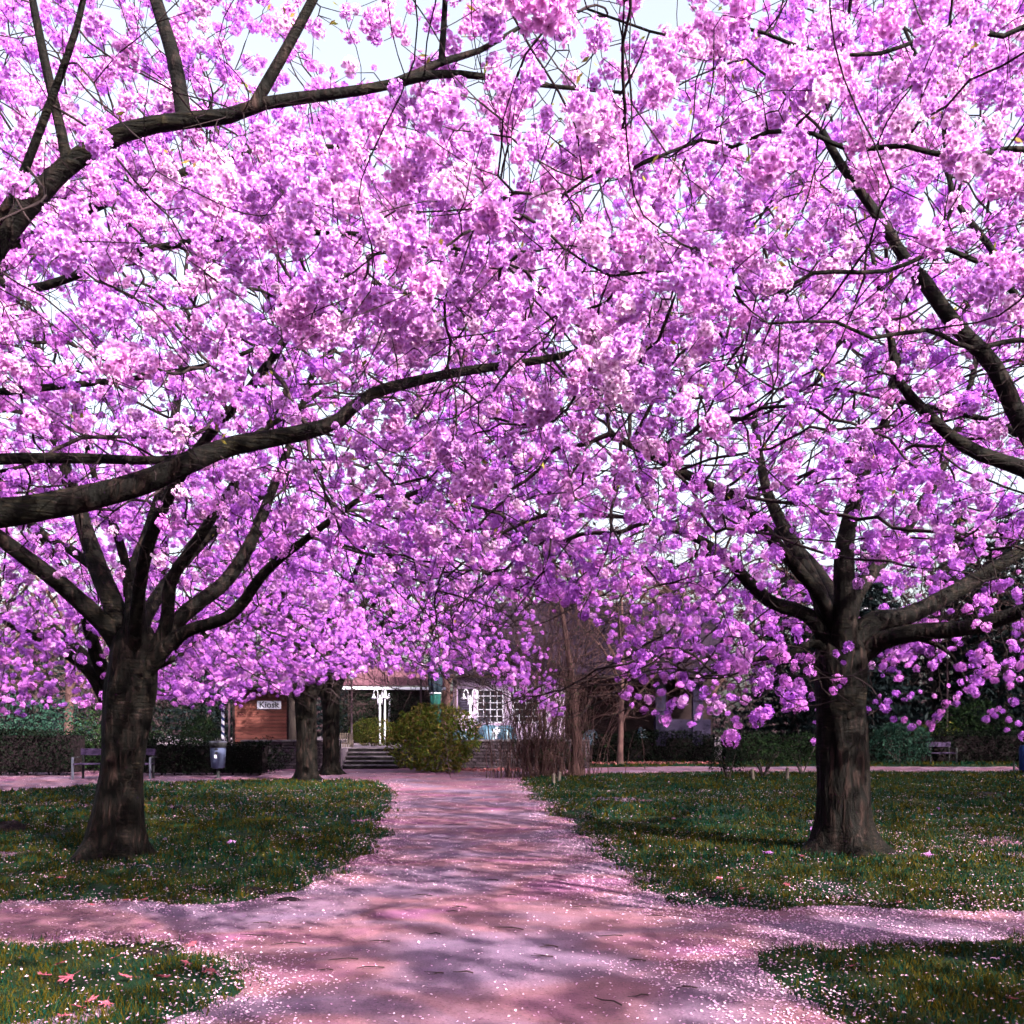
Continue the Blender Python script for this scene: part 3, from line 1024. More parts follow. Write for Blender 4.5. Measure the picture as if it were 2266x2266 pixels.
def cherry(label, base, prof, limbs, A, seed, lod='mid', per_node=.9, singles=300, lean=(0, 0), scl=(.75, 1.25), twig=.45, step=.16, kill=.2, trunk_seed=1, tip=.0045):
    """limbs: list of control point lists in WORLD space (x,y,z,r)"""
    r = np.random.default_rng(seed + 50)
    root = thing("cherry_tree", label, "tree", tuple(base), group="cherry trees in blossom along the path")
    B = np.array(base, float)
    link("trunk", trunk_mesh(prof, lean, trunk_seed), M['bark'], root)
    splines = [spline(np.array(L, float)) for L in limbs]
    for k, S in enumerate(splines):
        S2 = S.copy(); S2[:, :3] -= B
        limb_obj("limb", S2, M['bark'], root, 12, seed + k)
    V, q, thin, tips, allP, rad = grow(splines, A, seed, step=step, kill=kill, twig=twig, tip=tip, jit=.34 if lod == 'near' else .24)
    br = link("branches", mesh_np("branches", V - B, [q], True), M['twig'], root)
    tag(br, kind="stuff")
    sel = thin[r.uniform(0, 1, len(thin)) < per_node]
    P = np.concatenate([tips, sel + r.normal(0, .05, sel.shape)])
    P = P[~hides_limb(P, r)]
    if base[1] < 6:         # the near crowns are thin towards their lower outer sides
        u = 1133 + F * P[:, 0] / np.maximum(P[:, 1], .5); v = HOR - F * (P[:, 2] - CAMH) / np.maximum(P[:, 1], .5)
        if base[0] < 0:
            kp = np.where((u < 850) & (v > 560), .4, np.where(v > 900, .35, 1.0))
        else:
            kp = np.where(v > 800, .3, np.where((u > 1850) & (v > 400), .45, 1.0))
        P = P[(r.uniform(0, 1, len(P)) < kp) | ~in_frame(P)]
    if 10 < base[1] < 12:
        u = 1133 + F * P[:, 0] / P[:, 1]; v = HOR - F * (P[:, 2] - CAMH) / P[:, 1]
        hem = np.interp(u, [-100, 450, 600, 800, 1000, 1150, 1250, 1400], [1700, 1500, 1360, 1310, 1310, 1330, 1340, 1340]) if base[0] < 0 else np.interp(u, [900, 1150, 1300, 1360, 1390, 1550, 2266], [1230, 1290, 1340, 1480, 1560, 1640, 1660])
        P = P[v < hem + r.normal(0, 14, len(P))]
    if base[1] > 15:        # lower hem of the farther crowns
        u = 1133 + F * P[:, 0] / P[:, 1]; v = HOR - F * (P[:, 2] - CAMH) / P[:, 1]
        hem = np.interp(u, [0, 60, 150, 240, 330, 420, 470, 540, 590, 660, 700, 780, 850, 960, 1040, 1100, 1160, 1230, 1260, 1300], [1560, 1590, 1615, 1600, 1540, 1560, 1565, 1555, 1540, 1525, 1505, 1490, 1478, 1495, 1470, 1500, 1555, 1590, 1585, 1350])
        P = P[v < hem + r.normal(0, 8, len(P))]
    n = len(P)
    rot = np.c_[r.normal(0, .5, n), r.normal(0, .5, n), r.uniform(0, 6.28, n)]
    sc = r.uniform(scl[0], scl[1], n)
    idx = r.integers(0, 4, n)
    vis = in_frame(P)
    order = np.argsort(np.where(vis, P[:, 1] / sc, 1e6))
    single = order[:singles]
    single = single[vis[single]]
    rest = np.setdiff1d(np.arange(n), single)
    cr = link("blossoms", blossom_points("blossoms", P[rest] - B, rot[rest], sc[rest], idx[rest]), None, root)
    md = cr.modifiers.new("scatter", 'NODES')
    md.node_group = SCATTER[lod]
    tag(cr, kind="stuff")
    if lod == 'near':
        k = rest[r.uniform(0, 1, len(rest)) < .22]
        k = k[in_frame(P[k], 40)]
        lp_ = np.repeat(P[k], 3, 0) - B + r.normal(0, .035, (len(k) * 3, 3)) + np.repeat(r.normal(0, .05, (len(k), 3)), 3, 0)
        leaf_cards("young_leaves", lp_, .045, M['youngleaf'], root, seed, .38, up=.5, kind="stuff")
    src = NEAR_CL if lod == 'near' else MID_CL
    for i in single:
        o = bpy.data.objects.new("blossom_cluster", src[idx[i]])
        COL.objects.link(o)
        o.parent = root
        o.location = P[i] - B
        o.rotation_euler = rot[i]
        o.scale = (sc[i],) * 3
    return root


def px_limb(pts, r0, r1, start=None, rs=None):
    """pts: (px,py,Y) list -> (x,y,z,r) list tapering r0..r1"""
    out = []
    n = len(pts) + (1 if start is not None else 0)
    if start is not None:
        out.append((*start, rs if rs else r0 * 1.15))
    for i, (a, b, y) in enumerate(pts):
        t = i / max(1, len(pts) - 1)
        out.append((*W(a, b, y), r0 + (r1 - r0) * t))
    return out


def generic_limbs(base, zf, n, R, zt, seed, r0=.12):
    r = np.random.default_rng(seed)
    out = []
    for k in range(n):
        a = 2 * np.pi * (k + r.uniform(-.3, .3)) / n
        L = R * r.uniform(.5, .72)
        up = (zt - zf) * r.uniform(.35, .7)
        d = np.array([np.cos(a), np.sin(a)])
        pts = []
        for t, rr in ((-.08, 1.25), (.12, 1.1), (.35, .8), (.65, .55), (1.0, .3)):
            h = max(t, 0) ** .85 * up
            x, y = base[0] + d[0] * L * max(t, .02) + r.normal(0, .08), base[1] + d[1] * L * max(t, .02) + r.normal(0, .08)
            pts.append((x, y, zf - .35 if t < 0 else zf + h, r0 * rr))
        out.append(pts)
    return out


# ---- left front tree
B = (-4.79, 10.98, 0)
fork = (-4.53, 10.98, 2.15)
limbs = [
    px_limb([(245, 1400, 10.9), (130, 1290, 10.6), (0, 1190, 10.2), (-150, 1060, 9.8), (-300, 900, 9.4)], .115, .05, fork, .14),
    px_limb([(262, 1370, 11), (215, 1250, 11.2), (170, 1110, 11.4), (120, 950, 11.6), (80, 750, 11.8)], .135, .04, fork, .16),
    px_limb([(217, 1262, 11.2), (160, 1220, 11.4), (100, 1185, 11.6), (40, 1130, 12), (-60, 1050, 12.5)], .065, .03),
    px_limb([(300, 1420, 10.85), (300, 1360, 10.9), (302, 1270, 11.1), (335, 1170, 11.4), (365, 1060, 11.5), (390, 900, 11.8), (420, 700, 12)], .15, .035, fork, .2),
    px_limb([(285, 1320, 11), (280, 1260, 10.9), (255, 1170, 10.7), (225, 1110, 10.5), (190, 980, 10.2)], .065, .03),
    px_limb([(365, 1395, 10.9), (378, 1290, 10.8), (440, 1190, 10.6), (500, 1100, 10.4), (560, 1000, 10.2), (640, 850, 10)], .085, .03, fork, .12),
    px_limb([(395, 1372, 11.1), (500, 1285, 11.4), (560, 1190, 11.7), (600, 1090, 12), (650, 960, 12.4), (700, 800, 12.8)], .10, .04, fork, .14),
    px_limb([(400, 1405, 10.8), (510, 1360, 10.5), (590, 1262, 10.2), (680, 1190, 9.9), (800, 1100, 9.6)], .08, .028, fork, .13),
    px_limb([(300, 1380, 10.6), (330, 1200, 9.8), (420, 1020, 9.1), (560, 850, 8.5), (700, 650, 8.1)], .08, .03, fork, .12),
    px_limb([(320, 1370, 11.5), (420, 1230, 12.6), (560, 1110, 13.5), (760, 1010, 14.2)], .09, .03, fork, .12),
]
A = np.concatenate([
    crown_attractors(5600, (-4.5, 11.0), 5.5, 3.7, 2.75, 9.8, 301, gap=.34, filt=lambda P: in_frame(P, 60)),
    crown_attractors(900, (-4.5, 11.0), 5.5, 3.7, 2.6, 8.6, 302, gap=.34, filt=lambda P: ~in_frame(P, 60))])
PROF_L = [(-.1, .52), (0, .46), (.12, .38), (.28, .32), (.6, .285), (1.1, .255), (1.45, .27), (1.75, .295), (2.05, .30), (2.3, .27), (2.5, .28), (2.68, .26), (2.8, .12)]
cherry("cherry tree with thick dark trunk on the lawn left of the path", B, PROF_L, limbs, A, 11, lean=(.28, 0), trunk_seed=5)

# ---- right front tree
B = (4.09, 11.22, 0)
fork = (4.03, 11.22, 2.2)
limbs = [
    px_limb([(1800, 1372, 11.1), (1700, 1328, 10.8), (1610, 1240, 10.5), (1540, 1190, 10.2), (1420, 1150, 9.9)], .095, .03, fork, .14),
    px_limb([(1825, 1350, 11.3), (1780, 1250, 11.6), (1720, 1140, 12), (1690, 1060, 12.3), (1670, 940, 12.6), (1640, 800, 12.9)], .11, .03, fork, .15),
    px_limb([(1868, 1400, 11.0), (1870, 1330, 10.95), (1868, 1220, 10.9), (1880, 1150, 10.9), (1910, 1050, 10.8), (1960, 930, 10.6), (1990, 780, 10.4)], .15, .035, fork, .2),
    px_limb([(1920, 1385, 11.2), (2010, 1362, 11.4), (2150, 1288, 11.7), (2266, 1215, 12), (2400, 1120, 12.4)], .135, .06, fork, .17),
    px_limb([(1930, 1430, 11.1), (2010, 1402, 10.8), (2150, 1388, 10.5), (2266, 1350, 10.2), (2420, 1290, 9.8)], .125, .06, fork, .16),
    px_limb([(1810, 1425, 11), (1765, 1440, 10.7), (1720, 1452, 10.5), (1640, 1465, 10.2), (1560, 1500, 9.9)], .05, .02, fork, .09),
    px_limb([(1890, 1330, 11.4), (1960, 1230, 11.8), (2050, 1100, 12.2), (2120, 950, 12.6), (2160, 800, 12.8)], .10, .035, fork, .14),
    px_limb([(1830, 1350, 11), (1740, 1230, 10.2), (1640, 1120, 9.4), (1500, 1040, 8.7), (1350, 960, 8.2)], .08, .03, fork, .12),
    px_limb([(1860, 1360, 11.6), (1800, 1250, 12.8), (1700, 1160, 13.8), (1560, 1080, 14.6)], .09, .03, fork, .12),
    px_limb([(2000, 1405, 10.85), (2080, 1430, 10.6), (2120, 1470, 10.4), (2140, 1520, 10.3)], .03, .012),
]
A = np.concatenate([
    crown_attractors(4800, (4.0, 11.2), 5.4, 3.6, 2.4, 9.8, 311, gap=.34, filt=lambda P: in_frame(P, 60) & (P[:, 2] > 2.1)),
    crown_attractors(420, (4.0, 11.0), 4.6, 2.5, 1.45, 2.9, 313, gap=.44, gscale=.9, shell=0, filt=lambda P: in_frame(P, 60) & (np.abs(P[:, 0] - 4.0) > .75)),
    crown_attractors(520, (2.3, 10.3), 1.5, 2.6, 1.75, 3.1, 315, gap=.3, gscale=1.2, shell=0),
    crown_attractors(900, (4.0, 11.2), 5.4, 3.6, 1.9, 8.6, 312, gap=.34, filt=lambda P: ~in_frame(P, 60))])
PROF_R = [(-.1, .66), (0, .54), (.12, .42), (.28, .36), (.6, .31), (1.1, .30), (1.6, .305), (2.1, .31), (2.4, .31), (2.62, .28), (2.75, .13)]
cherry("cherry tree with thick mossy trunk on the lawn right of the path", B, PROF_R, limbs, A, 12, lean=(-.08, 0), trunk_seed=9)

# ---- near tree beyond the left edge: its limbs reach across the frame
B = (-5.1, 4.7, 0)
fork = (-4.95, 4.8, 2.2)
limbs = [
    px_limb([(-150, 1150, 5.4), (0, 1136, 5.6), (150, 1112, 5.75), (305, 1072, 5.9), (430, 1018, 6.0), (520, 985, 6.15), (657, 960, 6.3), (751, 930, 6.4), (821, 872, 6.5), (997, 827, 6.7), (1231, 790, 6.9), (1400, 740, 7.1)], .098, .02, fork, .15),
    px_limb([(-200, 1040, 6.3), (0, 1016, 6.9), (176, 1014, 7.0), (352, 1018, 7.1), (493, 996, 7.2), (600, 940, 7.4), (720, 860, 7.6)], .05, .016, fork, .10),
    px_limb([(-200, 890, 6.6), (0, 868, 7.0), (176, 850, 7.1), (330, 832, 7.2), (520, 790, 7.4), (700, 700, 7.6)], .035, .012, fork, .08),
    px_limb([(-260, 860, 4.6), (-100, 660, 4.6), (20, 505, 4.6), (82, 434, 4.6), (152, 364, 4.6), (270, 293, 4.6), (410, 266, 4.6), (504, 257, 4.6), (586, 229, 4.6), (727, 209, 4.65), (868, 186, 4.7), (974, 138, 4.8), (1061, 112, 4.9), (1150, 60, 5.0)], .062, .010, fork, .11),
    px_limb([(860, 190, 4.7), (940, 168, 4.7), (1020, 164, 4.75), (1130, 178, 4.8), (1232, 192, 4.9), (1380, 205, 5.0)], .024, .008),
    px_limb([(408, 268, 4.6), (385, 130, 4.75), (345, 0, 4.9), (310, -150, 5.1)], .04, .032),
    px_limb([(560, 238, 4.6), (622, 129, 4.6), (692, 0, 4.6), (740, -110, 4.6)], .03, .02),
    px_limb([(976, 142, 4.8), (982, 60, 4.8), (985, 0, 4.8), (995, -120, 4.8)], .018, .012),
    px_limb([(150, 370, 4.6), (135, 290, 4.6), (100, 140, 4.6), (60, -60, 4.6)], .03, .018),
    px_limb([(-230, 760, 4.3), (-60, 560, 4.2), (30, 430, 4.1), (110, 230, 4.0), (170, 60, 3.9), (200, -80, 3.9)], .026, .010, fork, .07),
    px_limb([(-200, 620, 5.4), (60, 640, 5.4), (300, 560, 5.2), (560, 520, 5.0), (820, 520, 4.8), (1060, 560, 4.6)], .03, .008, fork, .09),
    px_limb([(-300, 700, 5.8), (0, 560, 6.2), (300, 420, 6.6), (600, 330, 7.0), (900, 330, 7.4)], .05, .012, fork, .1),
]
A = np.concatenate([
    crown_attractors(2300, (-4.6, 5.2), 5.6, 3.2, 2.8, 7.5, 321, shell=0, gap=.36, gscale=.8, filt=lambda P: in_frame(P, 120) & (P[:, 1] > 3.3)),
    # lower outer edge over the path, where the blossoms hang close
    crown_attractors(1000, (-1.1, 4.9), 2.2, 3.05, 2.95, 4.2, 324, shell=0, gap=.42, gscale=1.0, filt=lambda P: in_frame(P, 60) & (P[:, 1] > 3.2)),
    crown_attractors(900, (-4.6, 4.6), 5.6, 3.4, 3.0, 7.5, 322, shell=.3, gap=.36, filt=lambda P: ~in_frame(P, 120) & (P[:, 1] > 1.5))])
cherry("near cherry tree whose limbs reach in from the left edge", B, PROF_L, limbs, A, 13, lod='near', lean=(.15, .05), step=.13, kill=.17, per_node=.5, scl=(.5, 1.2), trunk_seed=15, tip=.0024)

# ---- near tree beyond the right edge
B = (4.9, 4.5, 0)
fork = (4.8, 4.6, 2.3)
limbs = [
    px_limb([(2450, 1120, 6.7), (2266, 1037, 7), (2170, 1005, 7), (2100, 962, 7), (2050, 912, 7), (1990, 845, 7), (1972, 750, 7), (1955, 680, 7), (1930, 560, 7)], .066, .016, fork, .12),
    px_limb([(2420, 1080, 5.8), (2320, 1010, 5.9), (2262, 940, 6), (2200, 812, 6), (2110, 715, 6), (2047, 625, 6), (2012, 586, 6), (1930, 460, 6), (1860, 363, 6), (1820, 290, 6)], .07, .022, fork, .12),
    px_limb([(2600, 420, 4.4), (2300, 330, 4.2), (2120, 350, 4.2), (2000, 322, 4.2), (1880, 332, 4.2), (1800, 296, 4.15), (1700, 292, 4.1), (1620, 326, 4.1), (1550, 310, 4.05), (1400, 372, 4.0), (1330, 376, 3.95), (1250, 430, 3.9)], .014, .005, fork, .05),
    px_limb([(2650, 700, 4.8), (2400, 600, 4.6), (2230, 610, 4.55), (2100, 552, 4.5), (1960, 600, 4.45), (1800, 604, 4.4), (1720, 650, 4.4), (1620, 634, 4.35), (1450, 600, 4.3), (1350, 610, 4.3), (1250, 550, 4.2)], .014, .005, fork, .05),
    px_limb([(2600, 150, 4.6), (2350, 40, 4.5), (2220, 80, 4.5), (2100, 62, 4.5), (1950, 118, 4.45), (1800, 112, 4.4), (1640, 60, 4.4), (1500, 84, 4.4), (1300, 20, 4.4)], .014, .005, fork, .05),
    px_limb([(2500, 860, 6.5), (2290, 720, 7.0), (2200, 560, 7.3), (2110, 430, 7.6), (2080, 250, 8.0), (2000, 60, 8.2)], .035, .014, fork, .10),
    px_limb([(2500, 900, 5.0), (2300, 760, 4.6), (2150, 770, 4.4), (2050, 730, 4.2), (1930, 748, 4.1), (1850, 712, 4.0), (1700, 716, 3.9)], .015, .005, fork, .05),
    px_limb([(2250, 960, 7.05), (2200, 935, 7.3), (2080, 905, 7.6), (1950, 880, 8.0), (1800, 850, 8.3)], .03, .01),
]
A = np.concatenate([
    crown_attractors(2600, (4.4, 5.0), 5.6, 3.3, 3.0, 7.5, 331, shell=0, gap=.32, gscale=.8, filt=lambda P: in_frame(P, 120) & (P[:, 1] > 3.3)),
    crown_attractors(1300, (1.2, 4.4), 2.3, 3.25, 3.1, 4.6, 334, shell=0, gap=.36, gscale=1.0, filt=lambda P: in_frame(P, 60) & (P[:, 1] > 3.2)),
    crown_attractors(1000, (4.6, 4.4), 5.6, 3.4, 3.0, 7.5, 332, shell=.3, gap=.36, filt=lambda P: ~in_frame(P, 120) & (P[:, 0] < 7.6) & (P[:, 1] > 1.5))])
cherry("near cherry tree whose blossom branches reach in from the right edge", B, PROF_R, limbs, A, 14, lod='near', lean=(-.1, .05), step=.13, kill=.17, per_node=.5, scl=(.5, 1.2), trunk_seed=19, tip=.0024)

# ---- trees farther along the left row
for (lab, X0, Y0, R, offx, zb1, zt, n, seed, rt) in (
        ("distant cherry tree nearest the kiosk, its crown drooping over the path", -5.85, 26.0, 5.8, 1.6, 1.75, 8.6, 4200, 41, .30),
        ("farthest cherry tree, its dark trunk beside the stone steps", -5.95, 30.0, 5.6, .6, 2.4, 8.8, 2600, 42, .27),
        ("cherry tree behind the left front trunk, low crown over the bench", -8.35, 19.3, 5.4, 0, 1.7, 7.8, 4200, 43, .27)):
    zf = 2.7 if seed != 43 else 2.3
    A = crown_attractors(n, (X0, Y0), R, zf + .7, zb1, zt, seed + 300, off=(offx, 0), gap=.34, gscale=.45)
    prof = [(-.1, rt * 1.9), (0, rt * 1.6), (.15, rt * 1.2), (.4, rt * 1.02), (1.2, rt * .95), (1.9, rt), (zf - .2, rt * 1.02), (zf + .05, rt * .9), (zf + .2, rt * .4)]
    cherry(lab, (X0, Y0, 0), prof, generic_limbs((X0, Y0), zf, 7, R, zt, seed, .13), A, seed, singles=60, step=.22, kill=.27, scl=(1.0, 1.6), per_node=.9, trunk_seed=seed, tip=.006)


# ---- unseen avenue trees added behind the camera and beyond the edges for shade
def copy_tree(root, loc, rz, label):
    c = root.copy(); COL.objects.link(c)
    c.location = loc; c.rotation_euler = (0, 0, rz); c["label"] = label
    for ch in root.children:
        d = ch.copy(); COL.objects.link(d); d.parent = c
    return c


A = crown_attractors(2600, (18.5, 4.5), 5.4, 3.4, 2.0, 8.2, 390, gap=.3)
prof = [(-.1, .6), (0, .5), (.15, .38), (.4, .32), (1.2, .3), (1.9, .31), (2.5, .32), (2.75, .28), (2.9, .12)]
side = cherry("unseen cherry tree added for shade beyond the right edge, level with the right front tree", (18.5, 4.5, 0), prof, generic_limbs((18.5, 4.5), 2.6, 6, 5.4, 8.2, 390, .12), A, 390, singles=0, step=.4, kill=.45, scl=(2.0, 3.0), per_node=.6, tip=.008)
for (x_, y_, rz_, lab) in ((8.0, -2.2, 1.0, "unseen cherry tree added for shade behind the viewpoint on the right of the path"), (-5.6, -3.4, 2.2, "unseen cherry tree added for shade behind the viewpoint on the left of the path"),
                           (7.5, -9.0, 4.0, "unseen cherry tree added for shade far right behind the viewpoint"), (-13.5, 2.0, 5.1, "unseen cherry tree added for shade beyond the left edge, level with the viewpoint")):
    copy_tree(side, (x_, y_, 0), rz_, lab)



# ------------------------------------------------------------------ background planting
def blob_points(n, rad, seed, fill=.35, lump=.35, zmin=None):
    r = np.random.default_rng(seed)
    d = nrm(r.normal(0, 1, (n, 3)))
    k = 1 + lump * (vnoise(d * 2, 1.2, seed) - .5) * 2 * .6 + lump * (vnoise(d * 5, 1.2, seed + 1) - .5)
    t = np.where(r.uniform(0, 1, n) < fill, r.uniform(.3, 1, n), r.uniform(.86, 1.03, n))
    P = d * (k * t)[:, None] * np.array(rad)
    if zmin is not None:
        P = P[P[:, 2] > zmin]
    return P


def bush(name, label, c, rad, n, size, mat, seed, stems=5, cat="bush", group=None, aspect=.5, fill=.35, zmin=None, lump=.35, droop=0.):
    t = thing(name, label, cat, (c[0], c[1], c[2]), group=group)
    P = blob_points(n, rad, seed, fill, lump, zmin) + np.array([0, 0, rad[2] * .95])
    leaf_cards("foliage", P[P[:, 2] > .03], size, mat, t, seed, aspect, droop, kind="stuff")
    r = random.Random(seed)
    for k in range(stems):
        a = r.uniform(0, 6.28)
        e = (math.cos(a) * rad[0] * .55, math.sin(a) * rad[1] * .55, rad[2] * r.uniform(.8, 1.4))
        S = np.array([(e[0] * .12, e[1] * .12, -.03, .022), (e[0] * .45, e[1] * .45, e[2] * .45, .016), (*e, .006)])
        limb_obj("stem", spline(S, .2), M['graybark'], t, 5, seed + k)
    return t


def box_points(n, lo, hi, seed, top_round=.12):
    r = np.random.default_rng(seed)
    lo = np.array(lo, float); hi = np.array(hi, float)
    P = r.uniform(0, 1, (n, 3))
    f = r.uniform(0, 1, n)
    P[:, 1] = np.where(f < .5, r.beta(1, 6, n), P[:, 1])
    P[:, 2] = np.where((f >= .5) & (f < .8), 1 - r.beta(1, 7, n), P[:, 2])
    Q = lo + P * (hi - lo)
    Q += (np.c_[vnoise(Q, .9, seed), vnoise(Q, .9, seed + 1), vnoise(Q, 1.1, seed + 2)] - .5) * [.3, .45, .5] * np.array([1, 1, 1]) * np.clip(P[:, 2:3] + .2, 0, 1)
    return Q


def hedge(label, x0, x1, y0, y1, h, n, size, mat, seed, z0=0.0):
    t = thing("hedge", label, "hedge", ((x0 + x1) / 2, (y0 + y1) / 2, z0))
    wx, wy = (x1 - x0) / 2, (y1 - y0) / 2
    P = box_points(n, (-wx, -wy, .06), (wx, wy, h), seed)
    P[:, 2] = np.maximum(P[:, 2], .05)
    leaf_cards("foliage", P, size, mat, t, seed, .55, kind="stuff")
    # the woody inside of the hedge
    m = MB()
    k = int((x1 - x0) / .45)
    r = random.Random(seed)
    for i in range(k):
        x = -wx + (i + .5) * (2 * wx / k) + r.uniform(-.1, .1)
        m.tube([(x, r.uniform(-.2, .2) * wy, -.03), (x + r.uniform(-.15, .15), r.uniform(-.5, .5) * wy, h * .5), (x + r.uniform(-.3, .3), r.uniform(-.6, .6) * wy, h * .85)], [.03, .02, .008], 5)
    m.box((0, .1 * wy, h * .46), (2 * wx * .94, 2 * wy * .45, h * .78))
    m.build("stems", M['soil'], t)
    return t


hx = lambda px, Yd: (px - 1133) * Yd / F
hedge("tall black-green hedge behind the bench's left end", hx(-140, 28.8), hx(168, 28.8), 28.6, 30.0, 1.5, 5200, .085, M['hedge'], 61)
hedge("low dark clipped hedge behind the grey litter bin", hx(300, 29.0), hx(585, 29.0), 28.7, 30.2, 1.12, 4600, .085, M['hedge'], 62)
bush("shrub", "loose mid-green shrub rising behind the bench's backrest", (hx(240, 30.3), 30.6, 0), (1.35, .9, 1.15), 2600, .10, M['shrubleaf'], 63, cat="shrub")
bush("shrub", "dark shrub spilling in front of the stone wall below the kiosk", (hx(575, 30.2), 30.4, 0), (.95, .8, .52), 1800, .08, M['hedge'], 64, cat="shrub")
bush("topiary_dome", "clipped round yew dome above the low hedge", (hx(443, 31.5), 31.5, .35), (.66, .66, .80), 5200, .06, M['yew'], 65, stems=3, cat="topiary", lump=.06, fill=.2)
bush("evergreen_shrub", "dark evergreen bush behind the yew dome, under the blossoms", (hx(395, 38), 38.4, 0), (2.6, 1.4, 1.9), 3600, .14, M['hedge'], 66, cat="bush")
bush("evergreen_shrub", "teal-green bush at the far left behind the tall hedge", (hx(40, 33), 33.5, 0), (2.4, 1.3, 1.4), 3400, .12, M['teal'], 67, cat="bush")
bush("rhododendron", "large yellow-green rhododendron right of the stone steps", (hx(962, 31.2), 31.2, 0), (1.52, 1.15, 1.22), 7000, .15, M['rhodo'], 68, cat="bush", aspect=.36, droop=.5, fill=.4, lump=.2)
bush("clipped_bush", "rounded olive-green bush on the terrace beside the globe lamp", (hx(823, 37), 37.2, .75), (.92, .8, .60), 4200, .07, M['rhodo'], 69, cat="bush", lump=.12, stems=3)
bush("laurel_bush", "dark laurel mass below the tiled roof", (hx(845, 42), 42.6, .75), (2.5, 1.2, 1.25), 4600, .13, M['hedge'], 70, cat="bush", lump=.2)
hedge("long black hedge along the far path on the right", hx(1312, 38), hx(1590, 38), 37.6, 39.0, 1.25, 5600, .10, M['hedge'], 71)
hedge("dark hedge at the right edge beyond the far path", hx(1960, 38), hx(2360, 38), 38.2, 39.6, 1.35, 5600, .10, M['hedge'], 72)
bush("shrub", "pointed dark shrub left of the right front trunk, on bare stems", (hx(1612, 27.3), 27.3, 0), (.55, .5, .62), 1700, .07, M['hedge'], 73, stems=9, cat="shrub", zmin=-.35)
bush("shrub", "loose dark green shrub on many thin stems beside the right front trunk", (hx(1690, 27.6), 27.6, .12), (.85, .6, .62), 1900, .075, M['shrubleaf'], 74, stems=12, cat="shrub", zmin=-.3)
bush("shrub", "small dark shrub half hidden behind the right front trunk", (hx(1775, 28.3), 28.3, .15), (.8, .6, .62), 1900, .075, M['shrubleaf'], 75, stems=9, cat="shrub", zmin=-.3)
bush("rhododendron", "blue-green rhododendron to the right of the right front trunk", (hx(1990, 36.8), 36.8, 0), (1.25, .9, .95), 2200, .13, M['teal'], 76, cat="bush", aspect=.35)
bush("shrub", "olive shrub behind the blue-green rhododendron", (hx(2060, 40.3), 40.8, 0), (2.2, .9, .85), 2200, .11, M['rhodo'], 77, cat="shrub")
bush("evergreen_shrub", "tall dark bush near the right edge above the hedge", (hx(2170, 40), 40.6, 0), (1.9, 1.2, 1.45), 3600, .12, M['shrubleaf'], 78, cat="bush")
bush("shrub", "dark leafy shrub at the foot of the tangled thicket", (hx(1210, 29.6), 29.8, 0), (.95, .7, .62), 2600, .08, M['hedge'], 79, cat="shrub")

hedge("dark hedge seen under the bench seat", hx(120, 32.6), hx(345, 32.6), 32.0, 33.3, 1.2, 4200, .09, M['hedge'], 171)
hedge("black hedge behind the shrubs left of the right front trunk", hx(1596, 38.6), hx(1955, 38.6), 38.3, 39.7, 1.3, 6000, .10, M['hedge'], 172)

# leaf litter under the right hedge and below the rhododendron
r = np.random.default_rng(80)
P = np.c_[r.uniform(hx(1310, 37.2), hx(1600, 37.2), 900), r.normal(37.1, .28, 900), r.uniform(.03, .10, 900)]
P2 = np.c_[r.uniform(hx(1000, 32), hx(1150, 32), 260), r.normal(32.3, .5, 260), r.uniform(.01, .06, 260)]
o = leaf_cards("leaf_litter", np.concatenate([P, P2]), .11, M['litter'], None, 80, .7)
tag(o, "reddish dead leaves lying along the foot of the hedge", "leaves", kind="stuff")


